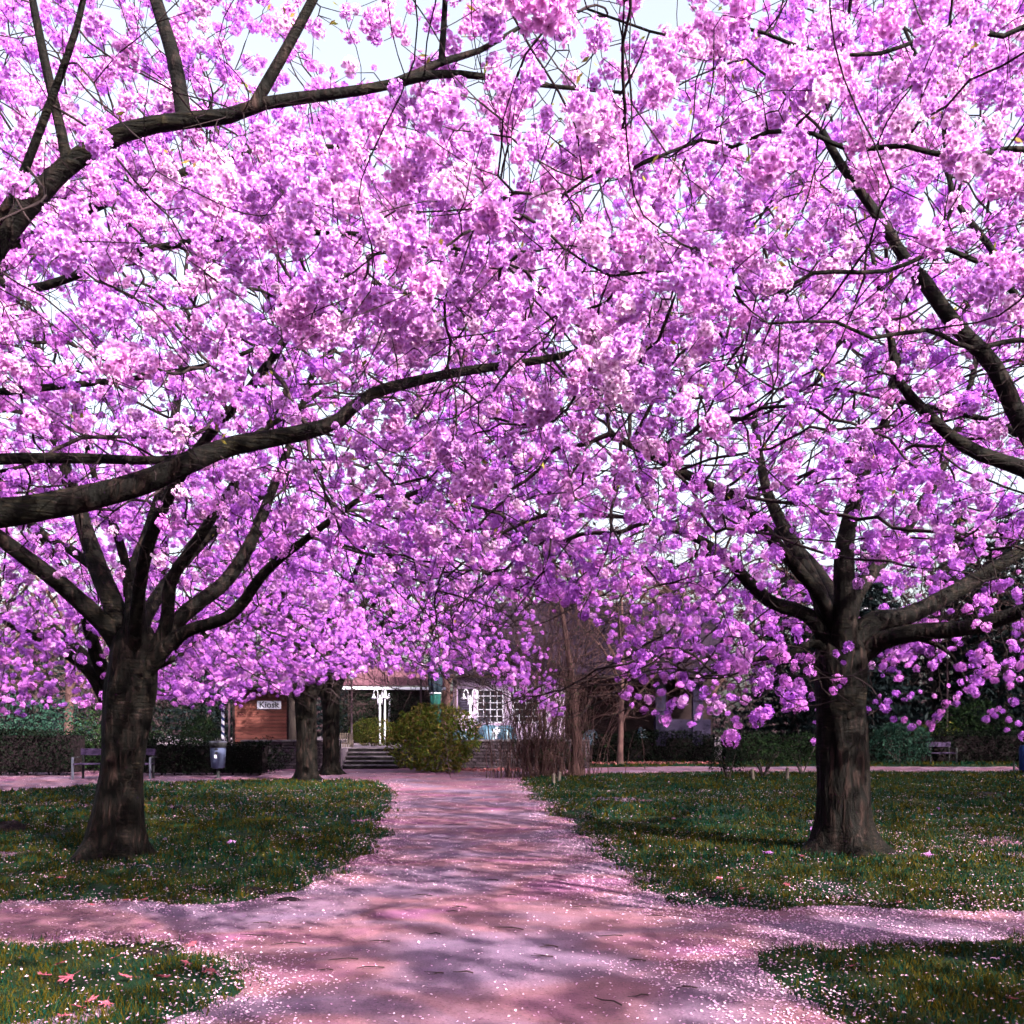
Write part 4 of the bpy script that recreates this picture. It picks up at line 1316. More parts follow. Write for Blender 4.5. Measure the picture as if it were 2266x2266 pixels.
# tangled thicket of bare stems with its ivy-clad trunk
def thicket():
    t = thing("thicket", "tangled thicket of bare reddish stems right of the path's far end", "thicket", (hx(1225, 28), 28, 0))
    r = np.random.default_rng(90)
    trunk = np.array([(.75, .3, -.05, .30), (.74, .3, .5, .20), (.70, .3, 1.6, .15), (.55, .3, 3.2, .11), (.3, .35, 5.0, .07), (0, .4, 7.0, .03)])
    limb_obj("trunk", spline(trunk), M['brownbark'], t, 12, 3, .2)
    Vs, Qs, off = [], [], 0
    leaf = []
    for k in range(240):
        x0 = r.normal(0, .8) - .3; y0 = r.uniform(-.5, .6)
        h = r.uniform(1.2, 6.8)
        a = r.uniform(0, 6.28); sp = r.uniform(.5, 2.4)
        dx, dy = math.cos(a) * sp, math.sin(a) * sp * .7
        drop_ = r.uniform(0, 1.8) if r.uniform() < .5 else 0
        S = np.array([(x0, y0, -.03, .014), (x0 + dx * .15 + r.normal(0, .06), y0 + dy * .15, h * .35, .011), (x0 + dx * .5 + r.normal(0, .1), y0 + dy * .5, h * .75, .008), (x0 + dx * .85, y0 + dy * .85, h, .006), (x0 + dx * 1.25, y0 + dy * 1.2, h - drop_, .003)])
        S = spline(S, .22)
        S[1:, :3] += np.cumsum(r.normal(0, .022, (len(S) - 1, 3)), 0)
        V, q, _ = limb_mesh(S, 3, k, 0)
        Vs.append(V); Qs.append(q + off); off += len(V)
        leaf.append(S[r.integers(2, len(S), 7), :3] + r.normal(0, .09, (7, 3)))
        # side twigs
        for j in r.integers(3, len(S) - 1, 5):
            p = S[j, :3]; e = p + r.normal(0, .35, 3) + [0, 0, .12]
            V, q, _ = limb_mesh(np.array([(*p, .004), (*(p * .5 + e * .5 + r.normal(0, .04, 3)), .003), (*e, .002)]), 3, j, 0)
            Vs.append(V); Qs.append(q + off); off += len(V)
    o = link("stems", mesh_np("stems", np.concatenate(Vs), [np.concatenate(Qs)], True), M['brownbark'], t)
    tag(o, kind="stuff")
    leaf_cards("foliage", np.concatenate(leaf), .07, M['shrubleaf'], t, 91, .5, kind="stuff")


thicket()


# bare trees, spruces
def bare_tree(label, X0, Y0, h, R, n, seed, mat, rt=.22, tip=.010, zf=None, step=.38, z0=0.):
    t = thing("bare_tree", label, "tree", (X0, Y0, z0), group="leafless trees behind the cherry trees")
    zf = zf or h * .22
    r = np.random.default_rng(seed)
    tr = spline(np.array([(0, 0, -.1, rt * 1.5), (0, 0, .3, rt * 1.1), (.05, .05, zf, rt * .9), (.1, 0, h * .55, rt * .6), (.05, .1, h * .9, rt * .15)]), .3)
    limb_obj("trunk", tr, mat, t, 10, seed, .08)
    limbs = [tr[len(tr) // 4:]]
    for k in range(7):
        a = 2 * np.pi * k / 7 + r.uniform(-.3, .3); zz = zf + (h * .45) * k / 7
        L = R * r.uniform(.45, .7)
        S = spline(np.array([(.05, .05, zz - .2, rt * .55), (.05 + math.cos(a) * L * .4, math.sin(a) * L * .4, zz + h * .12, rt * .36), (math.cos(a) * L, math.sin(a) * L, zz + h * .26, rt * .12)]), .3)
        limb_obj("limb", S, mat, t, 7, seed + k, .08)
        limbs.append(S)
    d = nrm(r.normal(0, 1, (n * 2, 3))) * (r.uniform(0, 1, (n * 2, 1)) ** .4) * [R, R, h * .42] + [0, 0, h * .6]
    d = d[(vnoise(d, .5, seed) > .3)][:n]
    V, q, thin, te, _, _ = grow(limbs, d, seed, step=step, kill=step * 1.15, tip=tip, twig=1.0, twiglen=(.3, .9), rmax=.08, infl=4)
    o = link("branches", mesh_np("branches", V, [q], True), mat, t)
    tag(o, kind="stuff")
    return t


BT = (
    ("leafless brown tree at the far left edge", hx(-60, 44), 44, 12.5, 5, 2600, 101, 'brownbark', .25),
    ("leafless brown tree behind the left front tree's crown", hx(150, 50), 50, 13, 5.5, 2600, 102, 'brownbark', .25),
    ("leafless grey tree behind the kiosk roof", hx(620, 50), 50, 13, 5, 2200, 103, 'graybark', .25),
    ("leafless tree between tiled roof and café", hx(985, 52), 52, 13.5, 5, 2200, 104, 'brownbark', .28),
    ("tall pale-barked leafless tree above the thicket", hx(1212, 44), 44, 15, 5, 2600, 105, 'graybark', .30),
    ("leafless tree with leaning branch behind the café roof", hx(1308, 52), 52, 14, 5.5, 2400, 106, 'brownbark', .34),
    ("leafless tree behind the right front tree's left limbs", hx(1560, 46), 46, 13, 5.5, 2600, 107, 'brownbark', .26),
    ("small leafless tree in front of the café's dark roof", hx(1372, 36.5), 36.5, 8.5, 3.2, 2400, 207, 'brownbark', .12),
    ("small leafless tree right of the one before the café roof", hx(1455, 42.5), 42.5, 9, 3.4, 2200, 208, 'brownbark', .13),
    ("leafless tree right of the right front trunk", hx(2060, 45), 45, 12, 5, 2600, 108, 'graybark', .24),
    ("leafless tree at the far right edge", hx(2270, 43), 43, 12, 5, 2600, 109, 'brownbark', .24),
)
for (lab, x, y, h, R, n, sd_, mt, rt) in BT:
    bare_tree(lab, x, y, h, R, n, sd_, M[mt], rt)


def spruce(label, X0, Y0, h, R, n, seed, mat='spruce'):
    t = thing("spruce_tree", label, "tree", (X0, Y0, 0), group="dark conifers behind the cherry trees")
    limb_obj("trunk", spline(np.array([(0, 0, -.1, .24), (0, 0, h * .5, .14), (0, 0, h, .02)]), .4), M['graybark'], t, 8, seed, .06)
    r = np.random.default_rng(seed)
    u = r.uniform(0, 1, n) ** .7
    z = h * (1 - u) + .4
    lay = np.floor(z / .42)
    ph = r.uniform(0, 6.28, n)
    arm = np.floor((ph + lay * 1.7) / 6.28 * 9)
    ph = (arm + .5) / 9 * 6.28 - lay * 1.7 + r.normal(0, .16, n)
    ln = R * (1 - z / (h + .6)) ** .8 * (.75 + .5 * hash3(lay.astype(int), arm.astype(int), np.zeros(n, int), seed))
    rho = ln * np.sqrt(r.uniform(.02, 1, n))
    zz = lay * .42 - rho * .28 + .5 * (rho / R) ** 2 + r.normal(0, .05, n) + .5
    P = np.c_[rho * np.cos(ph), rho * np.sin(ph), np.maximum(zz, .1)]
    leaf_cards("crown", P, .38, M[mat], t, seed, .28, droop=.35, kind="stuff")
    return t


for a in (("dark blue spruce right of the right front trunk", hx(1975, 39), 41.5, 9.5, 2.6, 9000, 111),
          ("tall dark spruce above the right hedge", hx(2150, 44), 45.5, 12, 3.2, 9000, 112),
          ("dark conifer at the right edge of the frame", hx(2290, 40), 42.5, 11, 3.2, 9000, 113),
          ("dark conifer behind the right front tree's fork", hx(1770, 46), 47, 11, 3.0, 9000, 114),
          ("dark conifer beyond the right hedge, behind hanging blossoms", hx(1500, 52), 55, 11, 3.2, 9000, 115),
          ("dark conifer far left behind the brown trees", hx(60, 56), 57, 9, 3.4, 4200, 116),
          ("dark conifer behind the low hedge and kiosk", hx(455, 46), 46.5, 7.5, 2.8, 4200, 117),
          ("dark conifer behind the tiled roof", hx(760, 58), 58, 9, 3.2, 4200, 118)):
    spruce(*a)
big = spruce("unseen tall conifer added for shade beyond the right edge, first of the belt beside the lawn", 14.6, 14.6, 29, 5.0, 11000, 119)  # out-of-view conifer belt added to keep the background in shade
for k, (x_, y_, rz_) in enumerate(((17.2, 18.6, 1), (19.6, 23.0, 2), (22.6, 28.0, 3), (26.0, 34.0, 4), (14.8, 9.0, 5))):
    copy_tree(big, (x_, y_, 0), rz_, "unseen tall conifer added for shade beyond the right edge, " + ("second", "third", "fourth", "fifth", "sixth")[k] + " of the belt")

# far edge of the park: a wood too far off to count
r = np.random.default_rng(120)
n = 42000
P = np.c_[r.uniform(-58, 58, n), r.uniform(64, 78, n), r.uniform(0, 1, n) ** 1.3]
P[:, 2] = P[:, 2] * (7 + 6.5 * vnoise(np.c_[P[:, 0], np.zeros(n), np.zeros(n)], .16, 9) + 3 * (P[:, 0] > 0)) + .2
o = leaf_cards("far_wood", P, .75, leaf_mat("far wood twigs", [(0.2, (0.008, 0.005, 0.008)), (0.8, (0.030, 0.017, 0.022))], .3, .1), None, 121, .25)
tag(o, "far wood of bare and evergreen trees closing the view", "wood", kind="stuff")

# ------------------------------------------------------------------ terrace, steps, stone walls
m = MB()
m.box((-18.1, 55, .37), (23.7, 42.8, .76)).box((-5.2, 55.1, .371), (2.1, 40.3, .756)).box((-.58, 54.6, .372), (6.96, 40.6, .752)).box((17.5, 58, .371), (29, 34, .754))
o = m.build("terrace", M['terrace'])
tag(o, "raised gravel terrace of the café", kind="structure")

st = thing("stone_steps", "flight of five dark stone steps up to the café terrace", "steps", (-5.2, 33.4, 0))
for k in range(5):
    MB().box((0, .32 * k + .40, .15 * k + .05), (2.0, .60, .098)).build("riser", M['mortar'], st)
    MB().box((0, .32 * k + .30, .15 * k + .125), (2.05, .46, .05), bevel=.01).build("step", M['stepstone'], st)

STONES = []
rs = random.Random(5)
for k in range(6):
    b = MB(); b.box((0, 0, 0), (1, 1, 1))
    me = bpy.data.meshes.new("stone")
    bmesh.ops.subdivide_edges(b.bm, edges=b.bm.edges[:], cuts=1, use_grid_fill=True)
    for v in b.bm.verts:
        c = v.co
        kk = sum(abs(abs(x) - .5) < .01 for x in c)
        f = 1 - .06 * (kk - 1) if kk > 1 else 1.05
        v.co = Vector((c.x * (1 if kk < 2 else .97), c.y * f, c.z * (1 if kk < 2 else .95))) + Vector((rs.uniform(-.02, .02), rs.uniform(-.05, .05), rs.uniform(-.03, .03)))
    b.bm.to_mesh(me); b.bm.free()
    me.materials.append(M['stone'])
    STONES.append(me)


def stone_wall(label, x0, x1, y, h, seed, rows=8):
    t = thing("stone_wall", label, "wall", ((x0 + x1) / 2, y, 0))
    r = random.Random(seed)
    w = (x1 - x0) / 2
    MB().box((0, .20, h / 2 - .03), (2 * w - .02, .28, h - .07)).build("core", M['mortar'], t)
    rh = (h - .08) / rows
    for j in range(rows):
        x = -w
        while x < w - .05:
            L = min(r.uniform(.2, .55), w - x)
            if w - x - L < .12:
                L = w - x
            o = bpy.data.objects.new("stone", r.choice(STONES))
            COL.objects.link(o)
            o.parent = t
            o.location = (x + L / 2, .12 + r.uniform(-.018, .018), rh * (j + .5))
            o.scale = (L - .018, .2, rh - .016)
            x += L
    k = max(2, int(2 * w / .8))
    for i in range(k):
        MB().box((-w + (i + .5) * 2 * w / k, .18, h - .035), (2 * w / k - .012, .44, .07), bevel=.01).build("coping_stone", M['stepstone'], t)
    return t


stone_wall("grey stone wall left of the steps, below the kiosk", -9.9, -6.28, 33.35, 1.07, 1)
stone_wall("dark stone wall right of the steps, behind the rhododendron", -4.12, 2.9, 33.9, 1.07, 2)

# ------------------------------------------------------------------ kiosk
KY = 35.6
kx0, kx1 = hx(515, KY), hx(640, KY)
t = thing("kiosk", "red-brown timber kiosk with a white name board", "kiosk", ((kx0 + kx1) / 2, KY, .75))
kw = (kx1 - kx0) / 2
ph_ = .143
npl = 15
pm = MB().box((0, 0, 0), (2 * kw - .16, .03, ph_ - .008), bevel=.004)
p0 = pm.build("plank", M['wood'], t)
p0.location = (0, 0, .05 + ph_ / 2)
for k in range(1, npl):
    o = p0.copy(); COL.objects.link(o); o.parent = t
    o.location = (0, rs.uniform(-.003, .003), .05 + ph_ * (k + .5))
MB().box((0, 1.2, 1.15), (2 * kw - .2, 2.3, 2.3)).build("back_wall", M['darkwood'], t)
for sx in (-1, 1):
    MB().box((sx * (kw - .04), 0.01, 1.12), (.09, .1, 2.26), bevel=.006).build("corner_post", M['darkwood'], t)
rf = MB()
rf.box((0, 1.0, 2.42), (2 * kw + .7, 3.2, .12), rot=Matrix.Rotation(math.radians(5), 3, 'X'))
rf.build("roof", M['darkwood'], t)
MB().lathe([(.17, 0), (.16, 1.0), (.155, 2.2), (.15, 3.0)], (kw + .17, -.1, 0), 16).build("round_post", M['post'], t, True)
MB().box((-kw - .12, -.05, 1.1), (.07, .07, 2.2)).build("drainpipe", M['brownmetal'], t)

sgn = thing("name_board", "white board reading Kiosk on the timber kiosk front", "sign", (hx(595.5, KY - .06), KY - .055, CAMH - (1569 - HOR) * KY / F))
sw = (622 - 569) * KY / F; sh = 18 * KY / F
MB().box((0, 0, sh / 2), (sw, .03, sh), bevel=.004).build("panel", M['white'], sgn)


def letters(text, size, depth, loc, mat, parent, rx=90, off=0.0, shear=0.0, name="lettering", xs=1.0):
    cu = bpy.data.curves.new(name, 'FONT')
    cu.body = text
    cu.size = size
    cu.extrude = depth
    cu.offset = off
    cu.shear = shear
    cu.align_x = 'CENTER'; cu.align_y = 'CENTER'
    tmp = bpy.data.objects.new(name, cu)
    me = bpy.data.meshes.new_from_object(tmp)
    bpy.data.objects.remove(tmp)
    o = link(name, me, mat, parent)
    o.location = loc
    o.rotation_euler = (math.radians(rx), 0, 0)
    o.scale = (xs, 1, 1)
    return o


letters("Kiosk", sh * 1.08, .002, (0, -.019, sh * .5), M['black'], sgn, off=.004, xs=.98)
# ------------------------------------------------------------------ tiled building and café
def pantile_roof(name, w, run, rise, mat, parent, loc, tile=.24, row=.34, amp=.035, rz=0):
    nx = int(w / tile) * 4; rows = int(math.hypot(run, rise) / row)
    xs = np.linspace(-w / 2, w / 2, nx + 1)
    V, Fc = [], []
    ny = rows * 2
    ts, lift = [], []
    for k in range(rows):
        ts += [k / rows, (k + .98) / rows]; lift += [.05, 0.0]
    ts = np.array(ts); lift = np.array(lift)
    X_, T_ = np.meshgrid(xs, ts)
    L_ = np.repeat(lift[:, None], len(xs), 1)
    wave = np.abs(np.sin(np.pi * X_ / tile)) * amp
    Z = T_ * rise + L_ + wave
    V = np.c_[X_.ravel(), (T_ * run).ravel(), Z.ravel()]
    me = mesh_np(name, V, [grid_faces(len(xs), len(ts))], False)
    o = link(name, me, mat, parent)
    o.location = loc
    return o


TY = 44.0
t = thing("tiled_house", "low building with red pantile roof and white gutter behind the lamps", "building", (hx(872, TY), TY, .75), math.radians(9))
MB().box((0, 3.2, 1.35), (4.4, 5.6, 2.7)).build("wall", M['darkwood'], t)
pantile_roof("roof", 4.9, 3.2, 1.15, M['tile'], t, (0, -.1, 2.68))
MB().box((0, -.14, 2.62), (4.95, .13, .13), bevel=.02).build("gutter", M['white'], t)
for sx in (-1.9, 1.9):
    MB().box((sx, .3, 1.3), (.12, .12, 2.6)).build("post", M['darkwood'], t)

CY = 38.0
cx0 = hx(1003, CY); cx1 = hx(1250, CY); cxr = hx(1600, CY)
cw = (cx1 - cx0)
t = thing("cafe_building", "café with pale lilac walls, grid windows and dark tiled roof", "building", (cx0, CY, .75))
EZ = 3.63 - .75
win = []
for (a, b, top, bot) in ((1055, 1115, 1525, 1600), (1134, 1194, 1525, 1600)):
    win.append((hx(a, CY) - cx0, hx(b, CY) - cx0, CAMH - (bot - HOR) * CY / F - .75, CAMH - (top - HOR) * CY / F - .75))
# wall built round its openings
m = MB()
xs_ = [0]
for w_ in win:
    m.box(((xs_[-1] + w_[0]) / 2, .15, EZ / 2), (w_[0] - xs_[-1], .3, EZ))
    m.box(((w_[0] + w_[1]) / 2, .15, w_[2] / 2), (w_[1] - w_[0], .3, w_[2]))
    m.box(((w_[0] + w_[1]) / 2, .15, (w_[3] + EZ) / 2), (w_[1] - w_[0], .3, EZ - w_[3]))
    xs_.append(w_[1])
m.box(((xs_[-1] + cw) / 2, .15, EZ / 2), (max(.05, cw - xs_[-1]), .3, EZ))
m.box((.15, 4.2, EZ / 2), (.3, 7.8, EZ)).box((cw - .15, 4.2, EZ / 2), (.3, 7.8, EZ))
m.build("wall", M['render'], t)
for wi, w_ in enumerate(win):
    nc, nr = (4, 5) if wi < 2 else (3, 4)
    ww, wh = w_[1] - w_[0], w_[3] - w_[2]
    fr = MB()
    for sx in (0, 1):
        fr.box((w_[0] + .035 + sx * (ww - .07), .06, (w_[2] + w_[3]) / 2), (.07, .09, wh))
    for sz in (0, 1):
        fr.box(((w_[0] + w_[1]) / 2, .061, w_[2] + .03 + sz * (wh - .06)), (ww - .145, .086, .06))
    f = fr.build("window", M['white'], t)
    for c in range(1, nc):
        MB().box((w_[0] + ww * c / nc, .062, (w_[2] + w_[3]) / 2), (.03, .05, wh - .125)).build("glazing_bar", M['white'], f)
    for q_ in range(1, nr):
        MB().box(((w_[0] + w_[1]) / 2, .064, w_[2] + wh * q_ / nr), (ww - .15, .044, .03)).build("glazing_bar", M['white'], f)
    for c in range(nc):
        for q_ in range(nr):
            MB().box((w_[0] + ww * (c + .5) / nc, .09, w_[2] + wh * (q_ + .5) / nr), (ww / nc - .031, .008, wh / nr - .031)).build("pane", M['glass'], f)
vm = MB()
vl = cxr - cx1
vm.box((cw + vl / 2, 2.2, EZ / 2), (vl, .3, EZ))
vm.build("veranda_back_wall", M['darkwood'], t)
for (a, b) in ((1452, 1474), (1534, 1556)):
    MB().box((hx((a + b) / 2, CY) - cx0, .2, EZ / 2), ((b - a) * CY / F, .3, EZ)).build("veranda_pier", M['pale'], t)
MB().box((hx(1512, CY) - cx0, .25, .55), (hx(1575, CY) - hx(1450, CY), .2, 1.1)).build("veranda_parapet", M['pale'], t)
cw = cw + vl
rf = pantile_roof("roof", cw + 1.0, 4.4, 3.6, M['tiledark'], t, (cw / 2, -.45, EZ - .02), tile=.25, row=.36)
bk = MB()
bk.box((cw / 2, 4.3, EZ + 1.6), (cw - .2, .2, 3.0)).box((cw / 2, 2.0, EZ + .02), (cw - .7, 3.6, .1))
bk.build("gable", M['darkwood'], t)
MB().box((cw / 2, -.42, EZ - .03), (cw + 1.0, .12, .10)).build("gutter", M['darkwood'], t)
MB().box((.10, -.05, 1.35), (.10, .10, 2.75)).build("downpipe", M['brownmetal'], t)
bd = MB().box((hx(1031, CY) - cx0, -.03, CAMH - (1549 - HOR) * CY / F - .75), (33 * CY / F, .04, 49 * CY / F)).build("menu_board", M['board'], t)
cb = MB()
for k in range(8):
    cb.box((hx(1030, CY) - cx0 + rs.uniform(-.02, .02), -.053, CAMH - (1530 + 5.5 * k - HOR) * CY / F - .75), (rs.uniform(.25, .45), .004, .022))
cb.build("chalk_lines", M['chalk'], bd)
letters("Biergarten", .36, .004, (hx(1098, CY) - cx0, -.006, CAMH - (1511 - HOR) * CY / F - .75), M['board'], t, shear=.35, off=.004, xs=1.0)

# white railing on the flat roof of a dark house far right
HY = 48.0
t = thing("timber_house", "dark timber house with a white balcony railing behind the right tree", "building", (hx(1935, HY), HY, 0))
MB().box((0, 2.5, 3.25), (4.6, 5, 6.5)).build("wall", M['darkwood'], t)
rl = MB()
zr = CAMH - (1372 - HOR) * HY / F
zt_ = CAMH - (1347 - HOR) * HY / F
rl.box((0, -.1, zt_), (4.0, .06, .07)).box((0, -.1, zr), (4.0, .06, .06))
for k in range(4):
    rl.box((-1.95 + 1.3 * k, -.1, (zr + zt_) / 2 - .0), (.06, .06, zt_ - zr))
for k in range(3):
    a = -1.95 + 1.3 * k
    s_ = 1 if k % 2 else -1
    ang = math.atan2((zt_ - zr) * s_, 1.3)
    rl.box((a + .65, -.1, (zr + zt_) / 2), (math.hypot(1.3, zt_ - zr) - .08, .04, .04), rot=Matrix.Rotation(-ang, 3, 'Y'))
rl.box((0, .0, zr - .12), (4.1, .3, .1))
rl.build("railing", M['white'], t)
for wx_ in (-1.2, 1.0):
    w1 = MB().box((wx_, -.03, 3.6), (.9, .06, 1.2)).build("window", M['white'], t)
    MB().box((wx_, -.065, 3.6), (.75, .02, 1.05)).build("pane", M['glass'], w1)

# ------------------------------------------------------------------ lamps, parasol, street furniture
def globe_lamp(label, px, Yd, ytop):
    t = thing("globe_lamp", label, "lamp post", (hx(px, Yd), Yd, .75))
    zt__ = CAMH - (ytop - HOR) * Yd / F - .75
    MB().lathe([(.09, 0), (.08, .25), (.045, .3), (.04, zt__ - .2), (.06, zt__ - .19), (.06, zt__ - .12)], n=12).build("pole", M['brownmetal'], t, True)
    prof = [(.07, zt__ - .13)] + [(.17 * math.cos(a), zt__ + .03 + .17 * math.sin(a)) for a in np.linspace(-1.1, 1.5, 10)]
    MB().lathe(prof, n=20).build("globe", M['globe'], t, True)
    return t


globe_lamp("brown pole with opal globe lamp left of the tiled roof", 778, 36.2, 1496)
globe_lamp("brown globe lamp pole in front of the folded parasol", 931.5, 38.2, 1478)
globe_lamp("thin brown lamp pole above the right hedge, near the right edge", 2096, 42.2, 1450)


def bell(m, x, z, s=1.0):
    m.lathe([(.012 * s, .20 * s), (.03 * s, .17 * s), (.045 * s, .10 * s), (.08 * s, .03 * s), (.13 * s, 0), (.10 * s, -.005), (.05 * s, -.04 * s), (.01, -.05 * s)], (x, 0, z), 14)


def swan_lamp(label, px, Yd, y_top, dx):
    t = thing("swan_neck_lamp", label, "lamp post", (hx(px, Yd), Yd, .75), group="white terrace lamps")
    ztop = CAMH - (y_top - HOR) * Yd / F - .75
    MB().lathe([(.10, 0), (.09, .06), (.045, .1), (.042, ztop - .55)], n=12).build("post", M['white'], t, True)
    MB().box((0, 0, ztop - .46), (.2, .08, .22), bevel=.015).lathe([(.03, 0), (.045, .07), (.02, .14)], (0, 0, ztop - .36), 10).build("bracket", M['white'], t)
    for sx in (-1, 1):
        pts = [(sx * .09, 0, ztop - .62)]
        pts += [(sx * .09, 0, ztop - .16)]
        rr = (dx - .09) / 2
        for a in np.linspace(math.pi, 0, 9):
            pts.append((sx * (.09 + rr + rr * math.cos(a)), 0, ztop - .14 + .14 * math.sin(a)))
        MB().tube(pts, .018, 8).build("arm", M['white'], t, True)
        b = MB(); bell(b, sx * dx, ztop - .36, 1.05)
        b.build("lamp_shade", M['white'], t, True)
    return t


swan_lamp("white twin-armed bell lamp left of the rhododendron", 840.7, 38.5, 1526, .26)
swan_lamp("white twin-armed bell lamp in front of the café menu board", 1040.5, 36.8, 1526, .26)
for (lab, px_, y_) in (("white bell lamp post just behind the left twin lamp", 851.5, 1529), ("smaller white bell lamp post right of the left twin lamp", 861.5, 1534)):
    Yd = 41.0 if px_ < 855 else 43.0
    t = thing("bell_lamp", lab, "lamp post", (hx(px_, Yd), Yd, .75), group="white terrace lamps")
    zz = CAMH - (y_ - HOR) * Yd / F - .75
    MB().lathe([(.09, 0), (.05, .1), (.045, zz - .25), (.06, zz - .24), (.06, zz - .18), (.03, zz)], n=12).build("post", M['white'], t, True)
    b = MB(); bell(b, 0, zz - .30, 1.2); b.build("lamp_shade", M['white'], t, True)

# folded parasol
PY = 39.0
t = thing("folded_parasol", "tall folded dark parasol with green lower cloth beside the café", "parasol", (hx(970, PY), PY - 1.6, .75))
PY -= 1.6
zb = CAMH - (1534 - HOR) * PY / F - .75
ztp = CAMH - (1425 - HOR) * PY / F - .75


def pleated(prof, n, depth, c):
    V, Q = [], []
    k = 0
    sides = n * 4
    for (r_, z_) in prof:
        for i in range(sides):
            a = 2 * math.pi * i / sides
            rr = r_ * (1 + depth * math.cos(a * n + z_ * .6))
            V.append((rr * math.cos(a), rr * math.sin(a), z_))
    m_ = len(prof)
    i = np.arange(m_ * sides).reshape(m_, sides); j = np.roll(i, -1, 1)
    return mesh_np("cloth", np.array(V), [np.stack([i[:-1].ravel(), j[:-1].ravel(), j[1:].ravel(), i[1:].ravel()], 1), i[-1:], i[:1, ::-1]], True)


link("canopy", pleated([(.22, zb), (.27, zb + .4), (.28, zb + 1.0), (.24, zb + 1.6), (.10, ztp)], 8, .16, 0), M['parasol'], t)
link("hem", pleated([(.20, .75), (.21, 1.2), (.20, zb - .03)], 8, .14, 0), M['greencloth'], t)
MB().lathe([(.225, zb - .03), (.235, zb + .0), (.225, zb + .03)], n=20).build("strap", M['white'], t, True)
MB().lathe([(.4, 0), (.4, .08), (.05, .12), (.035, .12), (.035, ztp + .15)], n=14).build("pole", M['brownmetal'], t, True)

# planter with lavender
PL = 36.3
t = thing("planter", "terracotta planter with grey lavender under the café window", "planter", (hx(1063, PL), PL, .75))
MB().box((0, 0, .42), (.46, .4, .84), bevel=.02).build("box", M['terracotta'], t)
leaf_cards("foliage", blob_points(700, (.42, .36, .30), 130, .5, .2) + [0, 0, 1.05], .10, M['lavender'], t, 131, .2, up=.8, kind="stuff")


# tarpaulin covers
def tarp(label, px, Yd, ybot, w, h, seed, d=.7, z0=.75):
    nu, nv = 28, 14
    V = []
    for j in range(nv):
        for i in range(nu):
            a = 2 * math.pi * i / nu; t_ = j / (nv - 1)
            e = math.cos(t_ * math.pi / 2) ** .55
            fold = 1 + .07 * math.cos(a * 7 + seed) * (1 - t_) + .04 * math.cos(a * 11 + seed * 2)
            V.append((w * e * math.cos(a) * fold, d * e * math.sin(a) * fold, h * math.sin(t_ * math.pi / 2) ** .8))
    i = np.arange(nu * nv).reshape(nv, nu); j = np.roll(i, -1, 1)
    q = np.stack([i[:-1].ravel(), j[:-1].ravel(), j[1:].ravel(), i[1:].ravel()], 1)
    me = mesh_np("tarpaulin_cover", np.array(V), [q, i[-1:]], True)
    o = link("tarpaulin_cover", me, M['tarp'])
    o.location = (hx(px, Yd), Yd, z0)
    tag(o, label, "tarpaulin", group="blue tarpaulin covers on the terrace")
    return o


tarp("blue tarpaulin hump left of the white cross, behind the dark wall", 1082, 35.6, 0, .50, .87, 1)
tarp("blue tarpaulin hump right of the white cross, behind the dark wall", 1117, 35.7, 0, .46, .86, 2)
tarp("blue tarpaulin edge showing through the rhododendron's top", 1010, 35.5, 0, .75, .66, 3)
tarp("blue tarpaulin at the left end of the right hedge", 1305, 40.6, 0, .7, .82, 4)
tarp("blue tarpaulin hump second from the left above the right hedge", 1345, 40.9, 0, .7, .84, 5)
tarp("round blue cover in the middle above the right hedge", 1415, 40.6, 0, .42, .95, 6)
tarp("round blue cover rightmost above the right hedge", 1440, 40.9, 0, .42, .88, 7)
cs = MB()
for k in range(4):
    a = k * math.pi / 2
    R3 = Matrix.Rotation(a, 3, 'Y')
    vs_ = [cs.bm.verts.new(R3 @ Vector(p)) for p in ((-.022, -.01, .02), (.022, -.01, .02), (.075, -.01, .13), (-.075, -.01, .13), (-.022, .01, .02), (.022, .01, .02), (.075, .01, .13), (-.075, .01, .13))]
    for f in ((0, 1, 2, 3), (7, 6, 5, 4), (0, 4, 5, 1), (1, 5, 6, 2), (2, 6, 7, 3), (3, 7, 4, 0)):
        cs.bm.faces.new([vs_[x] for x in f])
cs.box((0, 0, 0), (.06, .018, .06)).box((-.02, .0, -.22), (.07, .02, .16))
o = cs.build("cross_emblem", M['white'])
o.location = (hx(1099, 35.0), 35.0, CAMH - (1617 - HOR) * 35.0 / F)
tag(o, "white flared cross emblem between the two blue tarpaulin humps", "emblem")


# benches
def bench(label, px0, px1, Yd, group, legmat='greymetal'):
    x0, x1 = hx(px0, Yd), hx(px1, Yd)
    w = x1 - x0
    t = thing("park_bench", label, "bench", ((x0 + x1) / 2, Yd, 0), group=group)
    for (z_, h_) in ((.80, .20),):
        MB().box((0, .26, z_), (w, .035, h_), bevel=.006).build("backrest", M['benchwood'], t)
    for k in range(3):
        MB().box((0, -.17 + .16 * k, .45), (w, .14, .04), bevel=.006).build("seat_slat", M['benchwood'], t)
    for sx in (-1, 1):
        MB().box((sx * (w / 2 + .03), -.2, .32), (.055, .06, .66), bevel=.008).build("leg", M[legmat], t)
        MB().box((sx * (w / 2 - .06), .27, .44), (.06, .05, .9), bevel=.008).build("leg", M['black'], t)
        MB().box((sx * (w / 2 + .03), .03, .64), (.05, .5, .04), bevel=.008).build("armrest", M['black'], t)
    return t


bench("purple-brown park bench behind the left front trunk", 170, 336, 27.3, "park benches")
bench("dark purple bench under the right hedge's globe lamp pole", 2056, 2110, 38.0, "park benches", 'black')

